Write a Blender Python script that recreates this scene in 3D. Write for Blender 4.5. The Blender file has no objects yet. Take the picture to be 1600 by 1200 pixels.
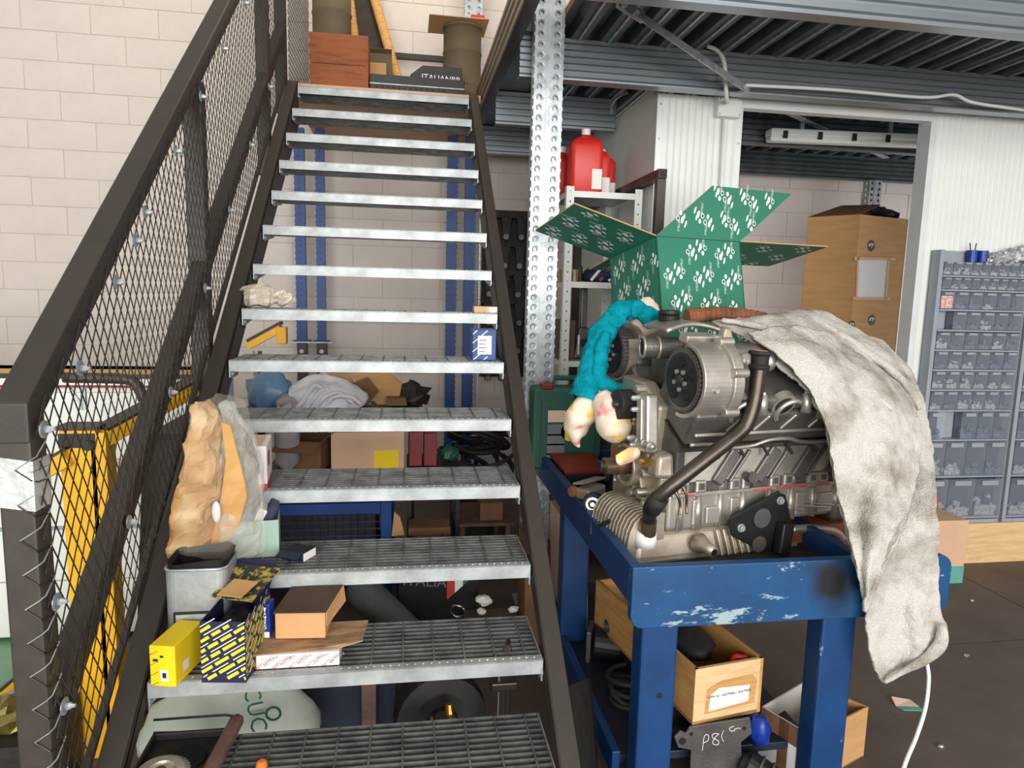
import bpy, bmesh, math, random
from mathutils import Vector, Matrix, noise
random.seed(7)
rnd = random.uniform
SC = bpy.context.scene
COL = SC.collection
PI = math.pi

# ------------------------------------------------------------------ camera
CAM = Vector((0.702, -1.638, 1.689))
YAW, PITCH, ROLL, FPX = 0.15656, -0.13080, 0.02499, 1061.13
_f = Vector((math.sin(YAW)*math.cos(PITCH), math.cos(YAW)*math.cos(PITCH), math.sin(PITCH)))
_r0 = Vector((math.cos(YAW), -math.sin(YAW), 0)); _u0 = _r0.cross(_f)
_r = _r0*math.cos(ROLL) + _u0*math.sin(ROLL); _u = _u0*math.cos(ROLL) - _r0*math.sin(ROLL)
cd = bpy.data.cameras.new('camera'); cam = bpy.data.objects.new('camera', cd); COL.objects.link(cam)
cd.sensor_width = 36; cd.lens = FPX/1600*36; cd.clip_start = 0.02; cd.clip_end = 100
cam.matrix_world = Matrix(((_r.x, _u.x, -_f.x, CAM.x), (_r.y, _u.y, -_f.y, CAM.y), (_r.z, _u.z, -_f.z, CAM.z), (0, 0, 0, 1)))
SC.camera = cam

def P(x, y, X=None, Y=None, Z=None):
    """the point of the place that lies in the plane X, Y or Z = const under a spot of the photograph"""
    v = _r*((x-800)/FPX) - _u*((y-600)/FPX) + _f
    i, val = (0, X) if X is not None else (1, Y) if Y is not None else (2, Z)
    return CAM + v*((val-CAM[i])/v[i])

# ------------------------------------------------------------------ light
w = bpy.data.worlds.new('World'); SC.world = w; w.use_nodes = True
w.node_tree.nodes['Background'].inputs[0].default_value = (0.93, 0.96, 1.0, 1)
w.node_tree.nodes['Background'].inputs[1].default_value = 1.0
def area(name, loc, target, sx, sy, power, col):
    l = bpy.data.lights.new(name, 'AREA'); l.shape = 'RECTANGLE'; l.size = sx; l.size_y = sy; l.energy = power; l.color = col
    o = bpy.data.objects.new(name, l); COL.objects.link(o); o.location = loc
    o.rotation_euler = (Vector(target)-Vector(loc)).to_track_quat('-Z', 'Y').to_euler()
    return o
area('gate_daylight', (1.4, -7.9, 2.5), (1.4, 1.5, 2.3), 10.0, 4.4, 1650, (1.0, 0.985, 0.96))
area('hall_lamp', (0.5, 3.0, 5.4), (0.6, 3.9, 3.0), 0.8, 0.8, 24, (1.0, 0.80, 0.52))
area('cabin_fill', (6.35, 3.4, 1.7), (2.0, 3.4, 1.7), 1.6, 1.5, 45, (0.96, 0.98, 1.0))  # added fill that brightens the cabin's back wall; no window is known there
area('ambient_fill', (-2.5, -2.0, 6.3), (-2.0, 0.5, 0.0), 4.0, 3.0, 22, (1.0, 0.95, 0.92))  # unseen fill added overhead for general ambient brightness
SC.view_settings.view_transform = 'Standard'; SC.view_settings.look = 'None'
SC.view_settings.exposure = -0.62; SC.view_settings.gamma = 1.0; SC.view_settings.use_curve_mapping = False

# ------------------------------------------------------------------ helpers
def lin(c):
    return tuple((v/255/12.92) if v/255 <= .04045 else ((v/255+.055)/1.055)**2.4 for v in c)
MATS = {}
def mat(name, col, rough=.55, metal=0., var=.12, scale=6., bump=0., bscale=60., col2=None, lo=.35, hi=.65, stretch=(1, 1, 1),
        spec=.5, detail=4., vor=False, emit=None, alpha=None, trans=None):
    """one procedural material; colours are 0..255"""
    m = bpy.data.materials.new(name); m.use_nodes = True; nt = m.node_tree; N = nt.nodes; L = nt.links
    b = N['Principled BSDF']; c = lin(col)
    b.inputs['Roughness'].default_value = rough; b.inputs['Metallic'].default_value = metal; b.inputs['Specular IOR Level'].default_value = spec
    tc = N.new('ShaderNodeTexCoord'); mp = N.new('ShaderNodeMapping'); mp.inputs['Scale'].default_value = stretch
    L.new(tc.outputs['Object'], mp.inputs['Vector'])
    if vor:
        t = N.new('ShaderNodeTexVoronoi'); t.inputs['Scale'].default_value = scale; out = t.outputs['Color']
    else:
        t = N.new('ShaderNodeTexNoise'); t.inputs['Scale'].default_value = scale; t.inputs['Detail'].default_value = detail; t.inputs['Roughness'].default_value = .6; out = t.outputs['Fac']
    L.new(mp.outputs['Vector'], t.inputs['Vector'])
    r = N.new('ShaderNodeValToRGB'); e = r.color_ramp.elements
    a = [max(0, v*(1-var)) for v in c]; z = [min(1, v*(1+var)) for v in c]
    if col2 is not None: a = c; z = lin(col2)
    e[0].position = lo; e[1].position = hi; e[0].color = (*a, 1); e[1].color = (*z, 1)
    L.new(out, r.inputs['Fac']); L.new(r.outputs['Color'], b.inputs['Base Color'])
    if bump:
        n2 = N.new('ShaderNodeTexNoise'); n2.inputs['Scale'].default_value = bscale; n2.inputs['Detail'].default_value = 3
        L.new(mp.outputs['Vector'], n2.inputs['Vector'])
        bp = N.new('ShaderNodeBump'); bp.inputs['Strength'].default_value = bump; bp.inputs['Distance'].default_value = .01
        L.new(n2.outputs['Fac'], bp.inputs['Height']); L.new(bp.outputs['Normal'], b.inputs['Normal'])
    if emit: b.inputs['Emission Color'].default_value = (*lin(emit), 1); b.inputs['Emission Strength'].default_value = 1
    if alpha is not None: b.inputs['Alpha'].default_value = alpha
    if trans: b.inputs['Transmission Weight'].default_value = trans
    MATS[name] = m
    return m

class MB:
    """collects shapes, then links them as one mesh object"""
    def __init__(s): s.v = []; s.f = []; s.m = []; s.cur = 0
    def add(s, vs, fs):
        o = len(s.v); s.v += [Vector(p) for p in vs]; s.f += [tuple(i+o for i in f) for f in fs]; s.m += [s.cur]*len(fs); return s
    def box(s, a, b):
        x0, y0, z0 = a; x1, y1, z1 = b
        return s.add([(x0, y0, z0), (x1, y0, z0), (x1, y1, z0), (x0, y1, z0), (x0, y0, z1), (x1, y0, z1), (x1, y1, z1), (x0, y1, z1)],
                     [(0, 3, 2, 1), (4, 5, 6, 7), (0, 1, 5, 4), (1, 2, 6, 5), (2, 3, 7, 6), (3, 0, 4, 7)])
    def cbox(s, c, size, rz=0, R=None):
        R = R or Matrix.Rotation(rz, 3, 'Z'); c = Vector(c); h = Vector(size)/2; q = []
        for z in (-1, 1):
            for x, y in ((-1, -1), (1, -1), (1, 1), (-1, 1)): q.append(c + R @ Vector((x*h.x, y*h.y, z*h.z)))
        return s.add(q, [(0, 3, 2, 1), (4, 5, 6, 7), (0, 1, 5, 4), (1, 2, 6, 5), (2, 3, 7, 6), (3, 0, 4, 7)])
    def hexa(s, p):   # 4 bottom + 4 top points
        return s.add(p, [(0, 3, 2, 1), (4, 5, 6, 7), (0, 1, 5, 4), (1, 2, 6, 5), (2, 3, 7, 6), (3, 0, 4, 7)])
    def bar(s, a, b, w, h, up=(0, 0, 1)):
        a = Vector(a); b = Vector(b); d = (b-a).normalized(); up = Vector(up); x = d.cross(up)
        if x.length < 1e-4: x = d.cross(Vector((0, 1, 0)))
        x.normalize(); z = x.cross(d)
        q = []
        for p in (a, b):
            for i, j in ((-1, -1), (1, -1), (1, 1), (-1, 1)): q.append(p + x*(i*w/2) + z*(j*h/2))
        return s.add(q, [(0, 1, 2, 3), (7, 6, 5, 4), (0, 4, 5, 1), (1, 5, 6, 2), (2, 6, 7, 3), (3, 7, 4, 0)])
    def lathe(s, o, ax, prof, n=20, cap=True):
        o = Vector(o); ax = Vector(ax).normalized(); x = ax.orthogonal().normalized(); y = ax.cross(x); q = []
        for t, r in prof:
            for k in range(n):
                a = 2*PI*k/n; q.append(o + ax*t + (x*math.cos(a) + y*math.sin(a))*r)
        f = []
        for i in range(len(prof)-1):
            for k in range(n): f.append((i*n+k, i*n+(k+1) % n, (i+1)*n+(k+1) % n, (i+1)*n+k))
        if cap: f.append(tuple(range(n-1, -1, -1))); f.append(tuple(range((len(prof)-1)*n, len(prof)*n)))
        return s.add(q, f)
    def cyl(s, a, b, r, r2=None, n=16):
        a = Vector(a); b = Vector(b); return s.lathe(a, b-a, [(0, r), ((b-a).length, r if r2 is None else r2)], n)
    def tube(s, pts, r, n=8, flat=1.):
        pts = [Vector(p) for p in pts]; q = []; k = len(pts)
        rr = r if isinstance(r, (list, tuple)) else [r]*k
        ref = (pts[1]-pts[0]).orthogonal().normalized()
        for i, p in enumerate(pts):
            d = (pts[min(i+1, k-1)]-pts[max(i-1, 0)]).normalized()
            ref = (ref - d*ref.dot(d)).normalized(); y = d.cross(ref)
            for j in range(n):
                a = 2*PI*j/n; q.append(p + (ref*math.cos(a) + y*math.sin(a)*flat)*rr[i])
        f = []
        for i in range(k-1):
            for j in range(n): f.append((i*n+j, i*n+(j+1) % n, (i+1)*n+(j+1) % n, (i+1)*n+j))
        f.append(tuple(range(n-1, -1, -1))); f.append(tuple(range((k-1)*n, k*n)))
        return s.add(q, f)
    def prism(s, poly, vec):
        poly = [Vector(p) for p in poly]; vec = Vector(vec); n = len(poly)
        f = [tuple(range(n-1, -1, -1)), tuple(range(n, 2*n))] + [(i, (i+1) % n, n+(i+1) % n, n+i) for i in range(n)]
        return s.add(poly + [p+vec for p in poly], f)
    def grid(s, rows, closed=False):
        n = len(rows[0]); q = [p for r in rows for p in r]; f = []
        for i in range(len(rows)-1):
            for j in range(n if closed else n-1): f.append((i*n+j, i*n+(j+1) % n, (i+1)*n+(j+1) % n, (i+1)*n+j))
        return s.add(q, f)
    def ball(s, c, r, n=14, m=9, nz=0., fr=3., seed=0, lo=-1.):
        c = Vector(c); r = Vector(r) if hasattr(r, '__len__') else Vector((r, r, r)); rows = []
        for i in range(m+1):
            t = -PI/2 + PI*i/m; row = []
            for j in range(n):
                a = 2*PI*j/n; d = Vector((math.cos(t)*math.cos(a), math.cos(t)*math.sin(a), max(lo, math.sin(t))))
                k = 1 + nz*noise.noise(d*fr + Vector((seed*3.7, seed*1.3, seed)))
                row.append(c + Vector((d.x*r.x, d.y*r.y, d.z*r.z))*k)
            rows.append(row)
        return s.grid(rows, True)
    def torus(s, c, ax, R, r, n=24, m=8, a0=0, a1=2*PI):
        c = Vector(c); ax = Vector(ax).normalized(); x = ax.orthogonal().normalized(); y = ax.cross(x)
        full = abs(a1-a0-2*PI) < 1e-6
        pts = [c + (x*math.cos(a0+(a1-a0)*k/n) + y*math.sin(a0+(a1-a0)*k/n))*R for k in range(n+1)]
        return s.tube(pts, r, m)
    def xf(s, Mx, i0=0):
        for i in range(i0, len(s.v)): s.v[i] = Mx @ s.v[i]
        return s
    def build(s, name, mt, parent=None, smooth=False, bevel=0., seg=2, solid=0., sub=0, local=False, at=None, **tags):
        me = bpy.data.meshes.new(name)
        if parent is None:
            if at is None:
                lo = [min(p[i] for p in s.v) for i in range(3)]; hi = [max(p[i] for p in s.v) for i in range(3)]
                at = Vector(((lo[0]+hi[0])/2, (lo[1]+hi[1])/2, lo[2]))
            MW = Matrix.Translation(at)
        else: MW = WM[parent.name]
        iv = MW.inverted()
        vs = s.v if local else [iv @ p for p in s.v]
        me.from_pydata([tuple(p) for p in vs], [], s.f)
        for m_ in (mt if isinstance(mt, (list, tuple)) else [mt]): me.materials.append(MATS[m_] if isinstance(m_, str) else m_)
        if s.cur or any(s.m): me.polygons.foreach_set('material_index', s.m)
        if smooth: me.polygons.foreach_set('use_smooth', [True]*len(me.polygons))
        me.update()
        bm = bmesh.new(); bm.from_mesh(me); bmesh.ops.recalc_face_normals(bm, faces=bm.faces); bm.to_mesh(me); bm.free()
        o = bpy.data.objects.new(name, me); COL.objects.link(o)
        if parent is None: o.location = at
        else: o.parent = parent
        WM[o.name] = MW
        if solid: d = o.modifiers.new('solid', 'SOLIDIFY'); d.thickness = solid; d.offset = 0
        if bevel: d = o.modifiers.new('bevel', 'BEVEL'); d.width = bevel; d.segments = seg; d.limit_method = 'ANGLE'; d.angle_limit = .6; d.harden_normals = False
        if sub: d = o.modifiers.new('sub', 'SUBSURF'); d.levels = sub; d.render_levels = sub
        tag(o, **tags)
        return o
WM = {}
def tag(o, label=None, cat=None, group=None, kind=None):
    if label: o['label'] = label
    if cat: o['category'] = cat
    if group: o['group'] = group
    if kind: o['kind'] = kind
    return o
def thing(name, label, cat, loc, rz=0, group=None, kind=None, R=None):
    o = bpy.data.objects.new(name, None); COL.objects.link(o); o.empty_display_size = .05
    M4 = R.to_4x4() if R is not None else Matrix.Rotation(rz, 4, 'Z')
    MW = Matrix.Translation(Vector(loc)) @ M4
    o.matrix_world = MW; WM[o.name] = MW
    return tag(o, label, cat, group, kind)
def copy_tree(o, parent=None):
    c = o.copy(); COL.objects.link(c); c.parent = parent
    for ch in o.children: copy_tree(ch, c)
    return c
def put(name, data, parent, mtx=None, scale=None):
    """a further piece sharing mesh data, placed by a matrix in its parent's frame"""
    c = bpy.data.objects.new(name, data); COL.objects.link(c); c.parent = parent
    if mtx is not None: c.matrix_basis = mtx
    WM[c.name] = WM[parent.name] @ (mtx or Matrix())
    return c
_T = {}
def text_shape(s):
    if s not in _T:
        cu = bpy.data.curves.new('t', 'FONT'); cu.body = s; cu.size = 1; cu.align_x = 'CENTER'; cu.align_y = 'CENTER'; cu.resolution_u = 2
        o = bpy.data.objects.new('t', cu); COL.objects.link(o)
        me = bpy.data.meshes.new_from_object(o.evaluated_get(bpy.context.evaluated_depsgraph_get()))
        _T[s] = ([v.co.copy() for v in me.vertices], [tuple(p.vertices) for p in me.polygons])
        bpy.data.objects.remove(o); bpy.data.curves.remove(cu); bpy.data.meshes.remove(me)
    return _T[s]
for s_ in ('AR', 'ITALIA', 'ITALIANBB', 'AIP', '8', '65', 'P', 'CUC', 'REINZ', 'CPN 02 : 60579406 / 60579405', 'METELLI', 'PISTONI', 'RETTONG', 'N', '4'): text_shape(s_)
def text(mb, s, size, c, xd, yd, lift=.0008):
    vs, fs = text_shape(s); c = Vector(c); xd = Vector(xd).normalized(); yd = Vector(yd).normalized(); n = xd.cross(yd)
    return mb.add([c + xd*(v.x*size) + yd*(v.y*size) + n*lift for v in vs], fs)
def ellipse(mb, c, xd, yd, rx, ry, n=12, lift=.0008):
    c = Vector(c); xd = Vector(xd).normalized(); yd = Vector(yd).normalized(); nn = xd.cross(yd)
    return mb.add([c + xd*(rx*math.cos(2*PI*k/n)) + yd*(ry*math.sin(2*PI*k/n)) + nn*lift for k in range(n)], [tuple(range(n))])
def catmull(p, n):
    out = []; p = [Vector(q) for q in p]; k = len(p)
    for i in range(k-1):
        a, b, c, d = p[max(i-1, 0)], p[i], p[i+1], p[min(i+2, k-1)]
        for j in range(n):
            t = j/n; out.append(.5*((2*b) + (c-a)*t + (2*a-5*b+4*c-d)*t*t + (3*b-a-3*c+d)*t**3))
    out.append(p[-1]); return out
def sheet(ctrl, nu, nv):
    """smooth surface through a grid of control points"""
    rows = [catmull(r, nu) for r in ctrl]; cols = [catmull([r[j] for r in rows], nv) for j in range(len(rows[0]))]
    return [[cols[j][i] for j in range(len(cols))] for i in range(len(cols[0]))]
# ------------------------------------------------------------------ materials
mat('wall_paint', (222, 211, 205), .8, var=.05, scale=2, bump=.25, bscale=35)
mat('mortar', (208, 198, 188), .9, var=.08)
mat('floor_dark', (92, 80, 74), .55, var=.28, scale=2.2, bump=.15, bscale=40, lo=.3, hi=.7)
mat('floor_green', (120, 158, 128), .55, var=.12, scale=4)
mat('galv', (176, 182, 186), .42, .55, var=.22, scale=28, vor=True, lo=.1, hi=.9)
mat('galv_beam', (158, 166, 172), .36, .7, var=.12, scale=3, stretch=(.3, 1, 6))
mat('tape_silver', (206, 206, 206), .3, .3, var=.15, scale=18, bump=.6, bscale=30)
mat('foil_olive', (128, 116, 62), .3, .5, var=.4, scale=9)
mat('pale_green', (150, 176, 162), .6, var=.06)
mat('sack_dim', (178, 186, 174), .45, var=.12, scale=5, bump=.3, bscale=14)
mat('stained_lid', (70, 50, 40), .8, var=.25, scale=9)
mat('galv_old', (168, 172, 172), .5, .5, var=.3, scale=9, lo=.3, hi=.7, bump=.06, bscale=80)
mat('grate', (120, 122, 120), .5, .55, var=.35, scale=14)
mat('brown_paint', (52, 45, 42), .5, var=.1, scale=8, bump=.05, bscale=200)
mat('brown_steel', (60, 52, 48), .45, var=.15, scale=20)
mat('deck_steel', (92, 100, 104), .45, .6, var=.3, scale=5, lo=.3, hi=.7)
mat('panel_white', (226, 230, 226), .45, var=.03, scale=3)
mat('trim_white', (222, 226, 226), .4, .1, var=.04)
mat('white_pl', (232, 232, 228), .4, var=.03)
mat('blue_paint', (12, 62, 132), .45, var=.18, scale=7, bump=.05, bscale=90)
mat('black_pl', (24, 24, 25), .45, var=.25, scale=12)
mat('black_dirty', (38, 35, 33), .6, var=.4, scale=14, bump=.2, bscale=50)
mat('dark_blue_pl', (22, 30, 48), .5, var=.3, scale=8)
mat('rubber', (30, 29, 29), .7, var=.2, scale=20)
mat('cardboard', (190, 146, 96), .85, var=.08, scale=5, stretch=(1, 1, 6), bump=.08, bscale=60)
mat('cardboard_pale', (212, 172, 142), .85, var=.06, scale=4, bump=.06)
mat('cardboard_tan', (202, 154, 106), .85, var=.06, scale=4, bump=.06)
mat('cardboard_dark', (116, 82, 56), .85, var=.2, scale=7, bump=.08)
mat('cardboard_edge', (206, 174, 132), .9, var=.15, scale=60)
mat('white_card', (226, 222, 220), .75, var=.04)
mat('paper', (238, 236, 230), .8, var=.03)
mat('yellow_paper', (242, 210, 28), .7, var=.03)
mat('yellow_card', (240, 206, 14), .6, var=.06, scale=10)
mat('yellow_paint', (240, 178, 18), .5, var=.1, scale=6)
mat('ink_black', (20, 20, 22), .6, var=.05)
mat('ink_white', (240, 240, 238), .7, var=.02)
mat('ink_red', (196, 60, 60), .7, var=.05)
mat('ink_grey', (120, 120, 126), .7, var=.05)
mat('ink_navy', (22, 28, 66), .6, var=.1)
mat('ink_yellow', (240, 214, 40), .6, var=.05)
mat('red_pl', (214, 44, 32), .38, var=.06, scale=5)
mat('red_dark', (128, 22, 26), .45, var=.15)
mat('green_case', (30, 84, 68), .5, var=.08, bump=.05)
mat('green_card', (44, 122, 98), .55, var=.04, scale=4)
mat('green_flag', (24, 130, 82), .6, var=.03)
mat('alu', (184, 178, 170), .42, .75, var=.2, scale=9, lo=.3, hi=.7, bump=.10, bscale=280)
mat('alu_warm', (182, 171, 155), .45, .7, var=.25, scale=8, lo=.3, hi=.7, bump=.10, bscale=260)
mat('alu_dark', (104, 100, 98), .45, .6, var=.2, scale=8, bump=.15, bscale=120)
mat('steel_dark', (82, 74, 68), .35, .8, var=.25, scale=9)
mat('chrome', (198, 198, 196), .2, .95, var=.08)
mat('bronze', (128, 106, 84), .35, .8, var=.2)
mat('brass', (196, 150, 70), .3, .9, var=.1)
mat('rust', (120, 74, 48), .8, .1, var=.3, scale=14, bump=.2)
mat('towel_white', (214, 209, 202), .95, col2=(132, 120, 104), scale=5.2, lo=.46, hi=.70, bump=.9, bscale=210, detail=7, spec=.1)
mat('towel_teal', (8, 158, 178), .95, var=.18, scale=30, bump=1., bscale=240, spec=.1)
mat('cloth_white', (214, 212, 216), .9, var=.06, scale=8, bump=.2, bscale=90, spec=.1)
mat('cloth_pink', (232, 200, 184), .9, var=.05, scale=9, bump=.15, bscale=160, spec=.1)
mat('cloth_grey', (150, 146, 148), .9, var=.1, bump=.2, spec=.1)
mat('blue_bag', (96, 130, 164), .3, var=.14, scale=6, bump=.3, bscale=18)
mat('blue_bag_dark', (20, 54, 150), .35, var=.25, scale=9, bump=.4, bscale=22)
mat('plastic_film', (206, 196, 178), .25, var=.12, scale=9, bump=.6, bscale=30)
mat('wood_crate', (150, 84, 48), .75, col2=(104, 52, 28), scale=6, stretch=(1, 1, 5), lo=.45, hi=.8)
mat('wood_tan', (206, 158, 96), .6, col2=(180, 122, 62), scale=5, stretch=(1, 1, 8), lo=.35, hi=.75)
mat('wood_pale', (224, 190, 142), .7, col2=(196, 156, 106), scale=6, stretch=(1, 1, 7), lo=.4, hi=.8)
mat('board_edge', (222, 186, 158), .85, var=.1, scale=40, stretch=(6, 1, 1))
mat('galv_warm_lit', (146, 134, 116), .42, .5, var=.12, scale=4)  # galvanised steel with the warm light on it put into the colour
mat('drum', (104, 92, 70), .75, var=.1, scale=3)
mat('tube_paper', (222, 170, 100), .8, var=.12, scale=18)
mat('grey_tube', (92, 96, 98), .5, var=.12)
mat('cabinet_grey', (150, 156, 166), .45, var=.06)
mat('bin_inside', (44, 52, 72), .6, var=.2, scale=9)
mat('bits_metal', (172, 176, 182), .35, .6, var=.5, scale=60)
mat('bits_dark', (84, 96, 120), .45, .4, var=.5, scale=50)
mat('bits_red', (214, 120, 96), .6, col2=(240, 214, 200), scale=90, lo=.45, hi=.55)
mat('lamp_white', (228, 230, 226), .35, var=.03)
mat('stripe_gold', (168, 132, 74), .5, var=.08)
mat('stripe_red', (150, 32, 44), .5, var=.05)
mat('teal_card', (92, 158, 146), .7, var=.06)
mat('orange_pl', (222, 120, 44), .5, var=.1)
mat('camo_dark', (44, 42, 40), .7, col2=(168, 150, 60), scale=34, lo=.5, hi=.58, stretch=(1, 1, 2.4))
mat('stain_wood', (170, 136, 104), .7, col2=(96, 70, 52), scale=7, stretch=(1, 4, 1), lo=.4, hi=.7)
mat('leather', (100, 74, 66), .6, var=.25, scale=9, bump=.2)

def two_layer(name, base, chip, scale, lo, hi, rough=.45, stretch=(1, 1, 1), stain=None, band=None):
    """paint with chips that show the primer below it (and an oil stain with a shape of its own)"""
    m = mat(name, base, rough, var=.16, scale=6); nt = m.node_tree; N = nt.nodes; L = nt.links; b = N['Principled BSDF']
    src = b.inputs['Base Color'].links[0].from_socket
    tc = N.new('ShaderNodeTexCoord'); mp = N.new('ShaderNodeMapping'); mp.inputs['Scale'].default_value = stretch; L.new(tc.outputs['Object'], mp.inputs['Vector'])
    n1 = N.new('ShaderNodeTexNoise'); n1.inputs['Scale'].default_value = scale; n1.inputs['Detail'].default_value = 9; n1.inputs['Roughness'].default_value = .72; L.new(mp.outputs['Vector'], n1.inputs['Vector'])
    rp = N.new('ShaderNodeValToRGB'); rp.color_ramp.elements[0].position = lo; rp.color_ramp.elements[1].position = hi; 
    fac = n1.outputs['Fac']
    if band:      # a scraped strip with a shape of its own raises the wear there
        (cx, cz), rx, rz, amt = band
        mb_ = N.new('ShaderNodeMapping'); mb_.inputs['Location'].default_value = (-cx/rx, 0, -cz/rz); mb_.inputs['Scale'].default_value = (1/rx, 0, 1/rz); L.new(tc.outputs['Object'], mb_.inputs['Vector'])
        l2 = N.new('ShaderNodeVectorMath'); l2.operation = 'LENGTH'; L.new(mb_.outputs['Vector'], l2.inputs[0])
        mr = N.new('ShaderNodeMapRange'); mr.inputs[1].default_value = 0; mr.inputs[2].default_value = 1; mr.inputs[3].default_value = amt; mr.inputs[4].default_value = 0; L.new(l2.outputs['Value'], mr.inputs[0])
        ad2 = N.new('ShaderNodeMath'); L.new(fac, ad2.inputs[0]); L.new(mr.outputs[0], ad2.inputs[1]); fac = ad2.outputs[0]
    L.new(fac, rp.inputs['Fac'])
    mx = N.new('ShaderNodeMix'); mx.data_type = 'RGBA'; L.new(rp.outputs['Color'], mx.inputs[0]); L.new(src, mx.inputs[6]); mx.inputs[7].default_value = (*lin(chip), 1)
    out = mx.outputs[2]
    if stain:
        c, rx, rz = stain
        m2 = N.new('ShaderNodeMapping'); m2.inputs['Location'].default_value = (-c[0]/rx, 0, -c[2]/rz); m2.inputs['Scale'].default_value = (1/rx, 0, 1/rz); L.new(tc.outputs['Object'], m2.inputs['Vector'])
        nn = N.new('ShaderNodeTexNoise'); nn.inputs['Scale'].default_value = 9; L.new(tc.outputs['Object'], nn.inputs['Vector'])
        le = N.new('ShaderNodeVectorMath'); le.operation = 'LENGTH'; L.new(m2.outputs['Vector'], le.inputs[0])
        ad = N.new('ShaderNodeMath'); ad.operation = 'MULTIPLY_ADD'; L.new(nn.outputs['Fac'], ad.inputs[0]); ad.inputs[1].default_value = .7; L.new(le.outputs['Value'], ad.inputs[2])
        r2 = N.new('ShaderNodeValToRGB'); r2.color_ramp.elements[0].position = .62; r2.color_ramp.elements[1].position = 1.5
        r2.color_ramp.elements[0].color = (1, 1, 1, 1); r2.color_ramp.elements[1].color = (0, 0, 0, 1); L.new(ad.outputs[0], r2.inputs['Fac'])
        m3 = N.new('ShaderNodeMix'); m3.data_type = 'RGBA'; L.new(r2.outputs['Color'], m3.inputs[0]); L.new(out, m3.inputs[6]); m3.inputs[7].default_value = (.008, .008, .010, 1); out = m3.outputs[2]
    L.new(out, b.inputs['Base Color'])
two_layer('blue_chipped', (14, 68, 114), (150, 172, 176), 16, .62, .66, stretch=(.7, 1, 1.8), stain=((.17, 0, .79), .18, .16), band=((-.20, .70), .26, .06, .22))
two_layer('blue_scuffed', (11, 58, 108), (120, 150, 176), 12, .66, .7, stretch=(1, 1, .5))
def film(name, col, f, rough=.15):
    """thin clear plastic: part see-through, part glossy"""
    m = bpy.data.materials.new(name); m.use_nodes = True; nt = m.node_tree; N = nt.nodes; L = nt.links; b = N['Principled BSDF']
    b.inputs['Base Color'].default_value = (*lin(col), 1); b.inputs['Roughness'].default_value = rough
    n = N.new('ShaderNodeTexNoise'); n.inputs['Scale'].default_value = 26; tc = N.new('ShaderNodeTexCoord'); L.new(tc.outputs['Object'], n.inputs['Vector'])
    bp = N.new('ShaderNodeBump'); bp.inputs['Strength'].default_value = .25; bp.inputs['Distance'].default_value = .01; L.new(n.outputs['Fac'], bp.inputs['Height']); L.new(bp.outputs['Normal'], b.inputs['Normal'])
    t = N.new('ShaderNodeBsdfTransparent'); mx = N.new('ShaderNodeMixShader'); mx.inputs[0].default_value = f
    L.new(t.outputs[0], mx.inputs[1]); L.new(b.outputs[0], mx.inputs[2]); L.new(mx.outputs[0], N['Material Output'].inputs['Surface'])
    MATS[name] = m
film('clear_bin', (206, 216, 230), .10); film('clear_bag', (214, 222, 216), .34); film('wrap_film', (226, 214, 196), .14, .15); film('clear_sleeve', (206, 210, 232), .22, .1)
# ------------------------------------------------------------------ the setting
YW = 4.45            # face of the block wall
ZD = 3.02            # underside of the mezzanine deck
fl = MB().box((-7, -8, -.3), (10, YW+.3, -.02)); floor = fl.build('floor', 'mortar', kind='structure', at=(0, 0, -.3))
slab_x = [-7, -.62, 4.173, 10]; slab_y = [-8, -3.2, 1.2, YW]
for i in range(3):
    for j in range(3):
        g = i == 0 and j == 2
        MB().box((slab_x[i]+.004, slab_y[j]+.004, -.02), (slab_x[i+1]-.004, slab_y[j+1]-.004, 0)).build('floor_slab', 'floor_green' if i == 0 else 'floor_dark', floor)
# the rest of the hall: roof, side walls and the front wall with its wide gate
MB().box((-7.2, -8.2, 6.5), (10.2, YW+.3, 6.6)).build('ceiling_hall', 'panel_white', kind='structure')
MB().box((-7.2, -8.2, 0), (-7, YW+.3, 6.5)).build('wall_left', 'wall_paint', kind='structure')
MB().box((10, -8.2, 0), (10.2, YW+.3, 6.5)).build('wall_right', 'wall_paint', kind='structure')
fw = MB().box((-7, -8.2, 0), (-3.7, -8, 6.5)).build('wall_front', 'wall_paint', kind='structure'); MB().box((6.5, -8.2, 0), (10, -8, 6.5)).build('gate_jamb', 'wall_paint', fw); MB().box((-3.7, -8.2, 4.8), (6.5, -8, 6.5)).build('gate_lintel', 'wall_paint', fw)
wb = MB().box((-7, YW+.005, 0), (10, YW+.3, 6.5)).build('wall_back', 'mortar', kind='structure')
BH, BW = .222, .5
proto = MB().box((-BW/2+.003, YW, .003), (BW/2-.003, YW+.03, BH-.003)).build('block', 'wall_paint', wb, bevel=.0015, seg=1)
pm = proto.data; first = True; nb = 0; rest = MB()
base = WM[wb.name].translation
cands = []
for k in range(29):
    z = 3.63 - 16*BH + k*BH
    for i in range(-14, 20):
        x = i*BW + (BW/2 if k % 2 else 0)
        p = Vector((x, YW, z+BH/2)) - CAM; d = p.dot(_f); u = 800+FPX*p.dot(_r)/d; v = 600-FPX*p.dot(_u)/d
        if x > 1.5 and z > 3.02: continue
        inside = -60 < u < 1660 and -50 < v < 900
        cands.append((0 if inside else 1, d, x, z))
cands.sort()
for n, (o_, d, x, z) in enumerate(cands):
    if x < -6.7 or x > 9.7: continue
    if n < 290 and o_ == 0:
        if first: proto.location = (x, 0, z); first = False
        else:
            c = bpy.data.objects.new('block', pm); COL.objects.link(c); c.parent = wb; c.location = (x, 0, z)
            md = c.modifiers.new('bevel', 'BEVEL'); md.width = .0015; md.segments = 1
    else: rest.box((x-BW/2+.003, YW, z+.003), (x+BW/2-.003, YW+.03, z+BH-.003))
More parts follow.
